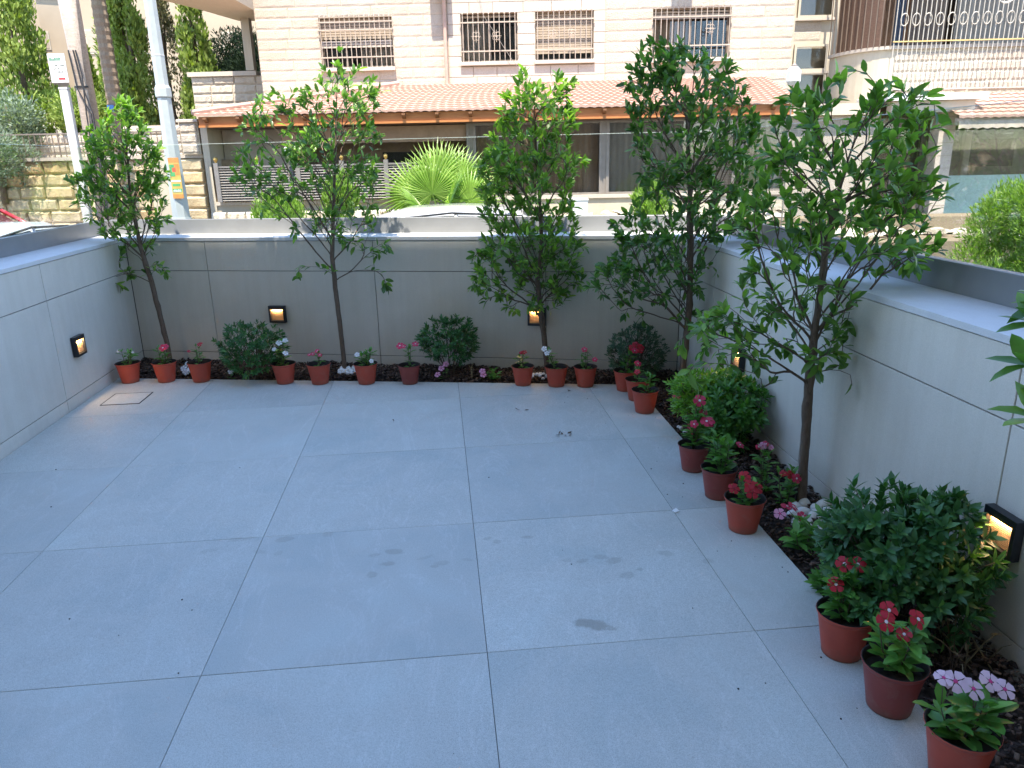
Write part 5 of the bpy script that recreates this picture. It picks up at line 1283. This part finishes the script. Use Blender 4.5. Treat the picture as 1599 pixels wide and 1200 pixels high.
P_('pot with two rose flowers, the right one of three near the lamp', .985,4.94,'pot', .135,3,16,.04,[(-.01,-.01,.265,'rose',1.05),(.06,-.03,.195,'rose',.9)], 110, s_=.95, L=.75)
# the corner and the right hand row
P_('half hidden pot before the grey dome shrub, wearing a big crimson cluster', 1.235,4.80,'pot', .17,4,26,.05,[(.04,-.02,.30,'red',1.3),(.07,0,.315,'red',1.3),(.10,-.02,.30,'red',1.2),(.05,-.04,.285,'rose',1.1),(.085,-.04,.285,'red',1.1)], 111, s_=.95, lean=(.06,0), L=.9)
P_('narrow strip of a pot squeezed behind the front corner pot, pink bloom above', 1.262,4.58,'pot', .12,3,14,.04,[(-.01,-.03,.255,'rose',1.1)], 112, s_=.95, L=.8)
P_('front pot of the corner trio with a leafy plant and no open flower', 1.245,4.335,'pot', .12,4,22,.06,[(-.055,0,.262,'red',.9)], 113, s_=.98, L=.9)
P_('dark pot under the tall pink flowered plant beside the light green shrub', 1.245,3.42,'potdark', .26,6,56,.065,[(.01,-.02,.375,'rose',1.5),(.04,-.05,.275,'rose',1.5),(.06,-.04,.268,'rose',1.3),(.04,.0,.305,'rose',1.0),(-.02,-.04,.26,'rose',1.0)], 114, s_=.93, lean=(.03,0))
P_('dark red pot with broad leaves spilling to the left, between two other pots', 1.257,3.10,'potdark', .17,5,36,.075,[(.11,.04,.235,'rose',1.0)], 115, s_=.98, L=1.1, lean=(-.02,0))
P_('bright pot with deep red flowers, in front of the two dark pots', 1.247,2.775,'pot', .10,4,22,.07,[(-.06,-.02,.20,'red',1.2),(.0,.02,.235,'red',1.2),(.005,-.05,.195,'red',1.5),(.035,-.03,.20,'red',1.3),(.01,-.02,.21,'red',1.2)], 116, s_=1.0, L=.9)
P_('large looking red pot with crimson white eyed flowers beside the big bush', 1.232,1.935,'pot', .15,5,36,.075,[(.0,.04,.295,'crimson',1.3),(.045,.04,.29,'crimson',1.3),(-.045,.0,.25,'crimson',1.2)], 117, s_=1.02, lean=(.02,.01))
P_('second pot from the front with three round crimson flowers with white centres', 1.240,1.685,'potdark', .14,4,28,.07,[(-.045,.0,.285,'crimson',1.35),(-.02,.03,.30,'crimson',1.3),(.05,.0,.285,'crimson',1.35),(.0,-.02,.255,'crimson',1.0)], 118, s_=1.02, L=1.1)
P_('frontmost pot with pale pink flowers and broad pale green leaves', 1.262,1.43,'pot', .12,5,30,.08,[(-.025,.02,.27,'pale',1.35),(.01,.0,.26,'pale',1.35),(.07,.02,.26,'pale',1.35),(.095,.0,.25,'pale',1.25),(-.05,.03,.275,'pale',1.1)], 119, s_=1.0, L=1.25)
def bedding(label, x, y, h, stems, nl, spread, fl, seed, L=.85, lean=(0,0)):
    r = thing('bedding_plant', label, 'flower', (x,y,-.01), 0, 'flowering plants growing in the mulch'); vinca(r, .01, h, stems, nl, spread, fl, seed, L, lean); return r
bedding('small plant with three pink flowers growing under the ball shaped shrub', 0.0,5.27,.09,3,10,.05,[(-.02,-.02,.10,'pink',1.1),(.015,0,.125,'pink',1.1),(-.05,-.04,.06,'pink',1.1)], 201, .8)
bedding('low broad leaved plant with two pink flowers in the mulch', .36,5.20,.06,4,18,.07,[(-.085,-.02,.085,'pink',1.1),(-.08,-.03,.06,'pink',1.1)], 202, .9)
bedding('low white flowered plant between the second and third pots from the left', -1.95,5.72,.08,3,8,.05,[(-.03,-.02,.07,'white',1.2),(.02,-.03,.06,'white',1.2),(.0,0,.10,'white',1.1),(.04,0,.09,'white',1.1),(-.01,-.04,.045,'white',1.2)], 203, .6)
bedding('tiny sprig with one white flower right of the third pot', -1.60,5.56,.06,2,8,.04,[(.01,-.02,.07,'white',1.0)], 204, .6)
bedding('rose flowered plant standing left of the light green shrub', 1.42,4.22,.12,3,14,.05,[(-.02,-.03,.15,'rose',1.2),(.01,-.02,.155,'rose',1.0)], 205, .8)
bedding('red flowered plant low beside the tall pink one', 1.40,3.75,.08,3,12,.05,[(-.05,-.03,.10,'rose',1.1),(-.04,-.05,.06,'rose',1.2),(-.06,0,.12,'rose',.9)], 206, .8)
bedding('thin plant with mauve blooms behind the dark red pots', 1.47,3.08,.24,4,32,.06,[(-.02,0,.26,'pink',.9),(.0,.01,.265,'rose',.8),(-.04,0,.255,'rose',.7),(.02,.0,.25,'pink',.7)], 207, .75)
bedding('plant with deep pink flowers right of the bright red flowered pot', 1.52,2.96,.16,4,28,.08,[(.02,-.05,.165,'rose',1.1),(.0,-.03,.175,'red',1.0),(-.03,-.02,.18,'red',.8)], 208, .85)
bedding('trailing light green plant with pink flowers before the white pebbles', 1.42,2.58,.10,5,32,.09,[(.02,.06,.12,'rose',1.2),(.08,-.03,.09,'rose',1.1),(-.06,.10,.12,'pink',1.2),(.0,.16,.12,'rose',1.3),(.03,.165,.115,'rose',1.2)], 209, 1.1)
bedding('rosette of fresh leaves with one pink flower left of the big bush', 1.37,2.27,.08,5,30,.06,[(.01,.07,.115,'rose',1.2)], 210, 1.1)
dp = thing('withered_seedling', 'withered brown seedling between the pink flowers at the back wall', 'dry plant', (.20,5.24,0))
for k in range(6): MB().tube([(0,0,-.01),(.006*math.cos(k),.006,.05+.008*k),(.02*math.cos(k*1.3),.01,.085+.008*k)], [.002,.0015,.0008], 4).build('stalk', MT['drylite'], dp)
dp = thing('withered_seedling', 'withered curled seedling on the bare soil at the lower right', 'dry plant', (1.50,1.78,0))
for k in range(7): MB().tube([(0,0,-.01),(.012*math.cos(k),.012*math.sin(k),.08),(.035*math.cos(k*1.3),.03*math.sin(k),.13-.008*k)], [.002,.0015,.0008], 4).build('stalk', MT['dry'], dp)

# ------------------------------------------------------------------ white pebbles round the trunks
def pebble_mesh(seed):
    r = random.Random(seed); m = MB(); vs = []; fs = []; nu, nv = 10, 6; a, b, c = 1, r.uniform(.7,.95), r.uniform(.6,.85); ph = [r.uniform(0,6) for _ in range(3)]
    for j in range(nv+1):
        t = PI*j/nv
        for i in range(nu):
            p = 2*PI*i/nu; k = 1+.10*math.sin(2*p+ph[0])*math.sin(t)+.07*math.sin(3*t+ph[1]); vs.append((a*k*math.sin(t)*math.cos(p), b*k*math.sin(t)*math.sin(p), c*k*math.cos(t)))
    for j in range(nv):
        for i in range(nu): fs.append((j*nu+i, (j+1)*nu+i, (j+1)*nu+(i+1)%nu, j*nu+(i+1)%nu))
    m.add(vs, fs); return m.mesh('pebble', MT['white'], True)
PB = [pebble_mesh(i) for i in range(5)]
def pebbles(cx, cy_, rx, ry, n, lab, grp, s0=.014, s1=.024, seed=0, lift=.03):
    r = random.Random(seed); placed = []
    t = 0
    while len(placed) < n and t < 4000:
        t += 1; a = r.uniform(0,2*PI); q = math.sqrt(r.random()); x = cx+math.cos(a)*rx*q; y = cy_+math.sin(a)*ry*q; s_ = r.uniform(s0,s1)
        if x > XR-.03 or (y-ywall(x)) > -.04: continue
        if any((x-u)**2+(y-v)**2 < (.8*(s_+w))**2 for u, v, w in placed): continue
        placed.append((x,y,s_)); o = inst('white_pebble', r.choice(PB), None, (x,y,lift*(1-.4*q)-.004), (r.uniform(-.5,.5), r.uniform(-.5,.5), r.uniform(0,6)), scale=(s_,s_,s_))
        tag(o, lab, 'pebble', grp)
pebbles(1.59,2.79,.12,.14,26,'one of the white pebbles heaped round the foot of the nearest tree','white pebbles round the nearest tree',.022,.042,1,.040)
pebbles(-.70,5.56,.11,.09,26,'one of the white pebbles heaped at the foot of the airy forked tree','white pebbles at the forked tree',.018,.030,2,.036)
pebbles(.70,5.17,.07,.07,10,'one of the few white pebbles between pots below the dense two topped tree','white pebbles between the pots near the lamp',.014,.024,3,.036)
pebbles(1.37,3.98,.02,.05,3,'one of the white pebbles at the paving edge left of the light green shrub','white pebbles by the light green shrub',.012,.02,4,.012)

# ------------------------------------------------------------------ things dropped on the floor
def dry_leaf(label, x, y, n, seed, spread=.03, sz_=1.0):
    r = random.Random(seed); t = thing('fallen_leaves' if n > 1 else 'fallen_leaf', label, 'dead leaf', (x,y,.0015))
    for i in range(n):
        v, f = leaf_shape(.04*sz_*r.uniform(.6,1.2), .014*sz_, .6, -.2, rows=(0,.3,.7,1)); MB().add(v, f).build('leaf_blade', MT['dry'], t, loc=(r.uniform(-1,1)*spread, r.uniform(-.4,.4)*spread, .003), rot=(r.uniform(-.1,.3), r.uniform(-.5,.5), r.uniform(0,6)))
dry_leaf('crumbled dark dead leaves on a far tile left of the corner pots', .69,4.01,7,1,.045,.8)
dry_leaf('thin curled dead leaf on the far tiles below the row of three pots', .47,4.48,3,2,.03,.7)
dry_leaf('small dark dead leaf alone on the far tile near the middle', -.328,4.40,2,3,.008,.6)
dry_leaf('little brown leaf beside the pot with white flowers near the lamp', .86,4.83,2,4,.01,.7)
pc = thing('paper_scrap', 'small white folded scrap lying at a tile corner', 'scrap', (1.01,2.965,.0015), .5)
MB().add([(-.012,-.009,0),(.014,-.010,.002),(.012,.009,.009),(-.013,.010,.004),(-.012,-.009,.003),(.014,-.010,.005),(.012,.009,.012),(-.013,.010,.007)], chf).build('scrap_sheet', MT['paper'], pc)
cr = MB(); rr = random.Random(12); 
for i in range(70):
    x = rr.uniform(-2.2,1.3); y = rr.uniform(1.0,5.0); 
    if rr.random() < .5: x = rr.uniform(.7,1.32); 
    s_ = rr.uniform(.0008,.0024); cr.box(x-s_, x+s_*rr.uniform(.5,1.5), y-s_, y+s_, .001, .001+s_)
o = cr.build('soil_crumbs', MT['potsoil']); tag(o, 'scattered tiny dark soil crumbs on the pale paving', 'crumbs', kind='stuff')

# ------------------------------------------------------------------ vegetation across the street
def leafcloud(root, pts, dirs, mat, L, Wd, name='crown', seed=0):
    v, f = leaf_shape(L, Wd, .3, .1, rows=(0,.5,1)) if False else ([(0,0,0),(-Wd/2,L*.5,0),(Wd/2,L*.5,0),(0,L,0)], [(0,2,3,1)])
    R = np.stack([basis(d, NR.normal(0,1,3)) for d in dirs]); o = inst(name, cloud_mesh(name, v, f, R, np.array(pts), NR.uniform(.6,1.3,len(pts)), mat, smooth=False), root); o['kind'] = 'stuff'; return o
def blob_bush(name, label, cat, loc, rx, ry, rz, n, mat, L, Wd, up=.6, seed=0, clumps=26, trunk=None, zc=None, shape='ball', grp=None, bark=None):
    rs_ = np.random.RandomState(seed); root = thing(name, label, cat, loc, FA, grp); zc = rz if zc is None else zc
    cen = []
    for i in range(clumps):
        u = rs_.normal(0,1,3); u /= np.linalg.norm(u)
        if shape == 'cone':
            t = rs_.rand()**1.1; a = rs_.uniform(0,2*PI); prof = math.sin(PI*min(1,(t*.93+.07))**.55)**.8; cen.append((np.array([math.cos(a)*rx*prof*.75, math.sin(a)*ry*prof*.75, zc-rz+2*rz*t*.96]), rx*.45*(1-.6*t), rz*.11))
        else:
            f_ = rs_.uniform(.55,.85); cen.append((np.array([u[0]*rx*f_, u[1]*ry*f_, zc+u[2]*rz*f_]), rx*.36, rz*.36))
    pts = []; dirs = []
    per = n//clumps
    for (c, r1, r2) in cen:
        for k in range(per):
            u = rs_.normal(0,1,3); u /= np.linalg.norm(u); q = rs_.uniform(.55,1.08)
            p = c+u*np.array([r1,r1,r2])*q
            if p[2] < 0: continue
            pts.append(p); dirs.append(u*np.array([1,1,.6])*(1-up)+np.array([0,0,up])+rs_.normal(0,.25,3))
    leafcloud(root, pts, dirs, mat, L, Wd)
    if trunk: 
        m = MB(); m.tube([(0,0,-.1),(.03,0,(zc-rz*.6)*.5+.1),(0,.02,zc),(0,0,zc+rz*.6)], [trunk,trunk*.85,trunk*.6,trunk*.2], 8)
        for k in range(6): 
            c = cen[k][0]; m.tube([(0,0,max(.1,c[2]*.5)),tuple(c*.6+np.array([0,0,c[2]*.15])),tuple(c)], [trunk*.4,trunk*.25,trunk*.1], 5)
        m.build('trunk', bark or MT['bark'], root, True)
    return root
cyl = [('tall broad cypress cut off by the left edge', -10.9, 1.6, .62, 3.0), ('slim paler cypress, the left one of the two before the tan building', -10.9,4.2,.33,1.62), ('taller slim cypress, the right one of the two before the tan building', -11.3,6.5,.50,2.45),
       ('bright cypress just right of the bare palm trunk', -8.55,2.0,.42,3.0), ('bright cypress just right of the lamp post', -7.10,2.0,.40,2.6), ('small distant cypress showing between the two poles', -12.2,9.0,.4,1.9)]
for i, (lb, s_, k_, r_, hz_) in enumerate(cyl):
    p_ = FW(s_, k_, 1.62); blob_bush('cypress_tree', lb, 'cypress', p_, r_, r_, hz_, 15000, MT['cyp'], .12, .055, .8, 300+i, 110, .09, hz_, 'cone', 'cypresses behind the street wall')
blob_bush('cypress_tree', 'brownish half dry cypress between the green ones, left of the lamp post', 'cypress', FW(-7.95,2.3,1.62), .36,.36,2.7, 7000, MT['cypb'], .085,.035,.75,310,90,.08,2.7,'cone')
blob_bush('pine_tree', 'dark shadowy pine behind the balcony', 'pine tree', FW(-8.3,9.0,1.62), 1.25,1.1,1.7, 26000, MT['pine'], .12,.035,.3,311,40,.16,2.3)
blob_bush('pine_tree', 'smaller dark pine low under the balcony slab', 'pine tree', FW(-7.0,8.0,1.62), .7,.7,.95, 12000, MT['pine'], .11,.035,.3,312,26,.1,1.3)
blob_bush('olive_tree', 'grey green olive bush hanging over the street wall at the left edge', 'olive tree', FW(-9.55,-1.75,1.0), .75,.5,.62, 9000, MT['olive'], .075,.022,.3,313,34,.06,.75)
blob_bush('garden_tree', 'green garden tree with a dark trunk below the two slim cypresses', 'tree', FW(-9.45,1.0,1.62), .85,.7,.55, 8000, MT['cyp'], .09,.035,.4,314,30,.08,.95)
blob_bush('garden_tree', 'soft green low tree left behind the railing', 'tree', FW(-10.6,.4,1.62), .8,.6,.7, 7000, MT['olive'], .09,.035,.4,315,26,.07,.8)
blob_bush('garden_tree', 'loose green conifer seen between the wooden pole and the palm trunk', 'tree', FW(-9.3,3.0,1.62), .55,.5,1.7, 7000, MT['cyp'], .10,.03,.5,316,36,.07,1.9)
# bushes near the parapet
def spray_bush(label, loc, rx, rz, n, mat, L, seed, ry=None, up=.75, name='bright_bush'):
    return blob_bush(name, label, 'bush', loc, rx, ry or rx*.8, rz, n, mat, L, L*.22, up, seed, 30, None, rz*.9)
spray_bush('bright yellow green feathery bush at the foot of the louvred fence', FW(-3.98,-2.9,.38), .42,.34, 3800, MT['vleaf'], .10, 320)
spray_bush('narrow yellow green bush behind the forked tree before the louvred fence', FW(-2.95,-2.75,.38), .30,.50, 3200, MT['vleaf'], .10, 321)
spray_bush('low bright green bush before the dark glazed panel', FW(2.45,-2.9,.38), .36,.36, 3800, MT['vleaf'], .10, 322)
spray_bush('round bright green conifer bush at the right edge beyond the dark channel', (7.32,8.75,ZS), .74,.94, 30000, MT['vleaf'], .075, 323, up=.45)
spray_bush('tuft of pale dry grass left of the fan palm', FW(-2.05,-2.9,.40), .20,.12, 700, MT['drylite'], .16, 324, name='grass_tuft')
# fan palm
FP = thing('fan_palm', 'low fan palm with big bright green fronds rising in front of the terrace', 'palm tree', FW(-1.15,-3.0,.35), FA)
rs_ = np.random.RandomState(77)
def fan(Rl, nseg=42, span=2.5, seed=0):
    m = MB(); r = random.Random(seed)
    for i in range(nseg):
        a = -span+2*span*i/(nseg-1); L = Rl*(.82+.18*math.cos(a*.6))*r.uniform(.92,1.04); da = span/nseg*.98; ca, sa = math.sin(a), math.cos(a)
        def q(rr_, w, z): return (ca*rr_+sa*w, sa*rr_-ca*w, z)
        r1 = L*.52; w1 = r1*math.tan(da); dz = -.10*L*(1 if r.random() < .6 else 2)
        m.add([q(0,0,0), q(r1,-w1,-.008), q(r1,0,.022), q(r1,w1,-.008), q(L*.82,-w1*.34,dz*.3), q(L*.82,w1*.34,dz*.3), q(L,0,dz)], [(0,2,1),(0,3,2),(1,2,4),(2,3,5),(2,5,6,4)])
    return m
fr = [(-.42,.0,.62,-.55,.30,.72),(.30,.1,.78,.28,.35,.86),(-.10,.15,.85,-.12,.2,.90),(.48,-.1,.50,.72,.15,.60),(-.30,-.25,.40,-.35,-.55,.35),(.15,-.25,.48,.15,-.5,.5),(.05,.3,.95,.05,.5,1.0),(-.15,-.1,.65,-.3,-.15,1.0)]
for i, (x, y, z, dx, dy, dz) in enumerate(fr):
    hp_ = np.array([x,y,z]); d = np.array([dx,dy,dz]); f = fan(.74*rs_.uniform(.85,1.05), seed=i).build('frond', MT['palm'], FP)
    nrm = np.array([0,-1.0,.35]) if i not in (4,5) else np.array([0,-.7,.8]); f.matrix_local = m4(basis(d, nrm), hp_)
    MB().tube([(0,0,0), hp_*.5+np.array([0,0,.05]), hp_], [.018,.012,.009], 5).build('petiole', MT['palm'], FP)
MB().tube([(0,0,-.2),(0,0,.12)], [.12,.10], 10).build('trunk', MT['bark'], FP)
print('LEAVES', info, 'OBJECTS', len(bpy.data.objects))
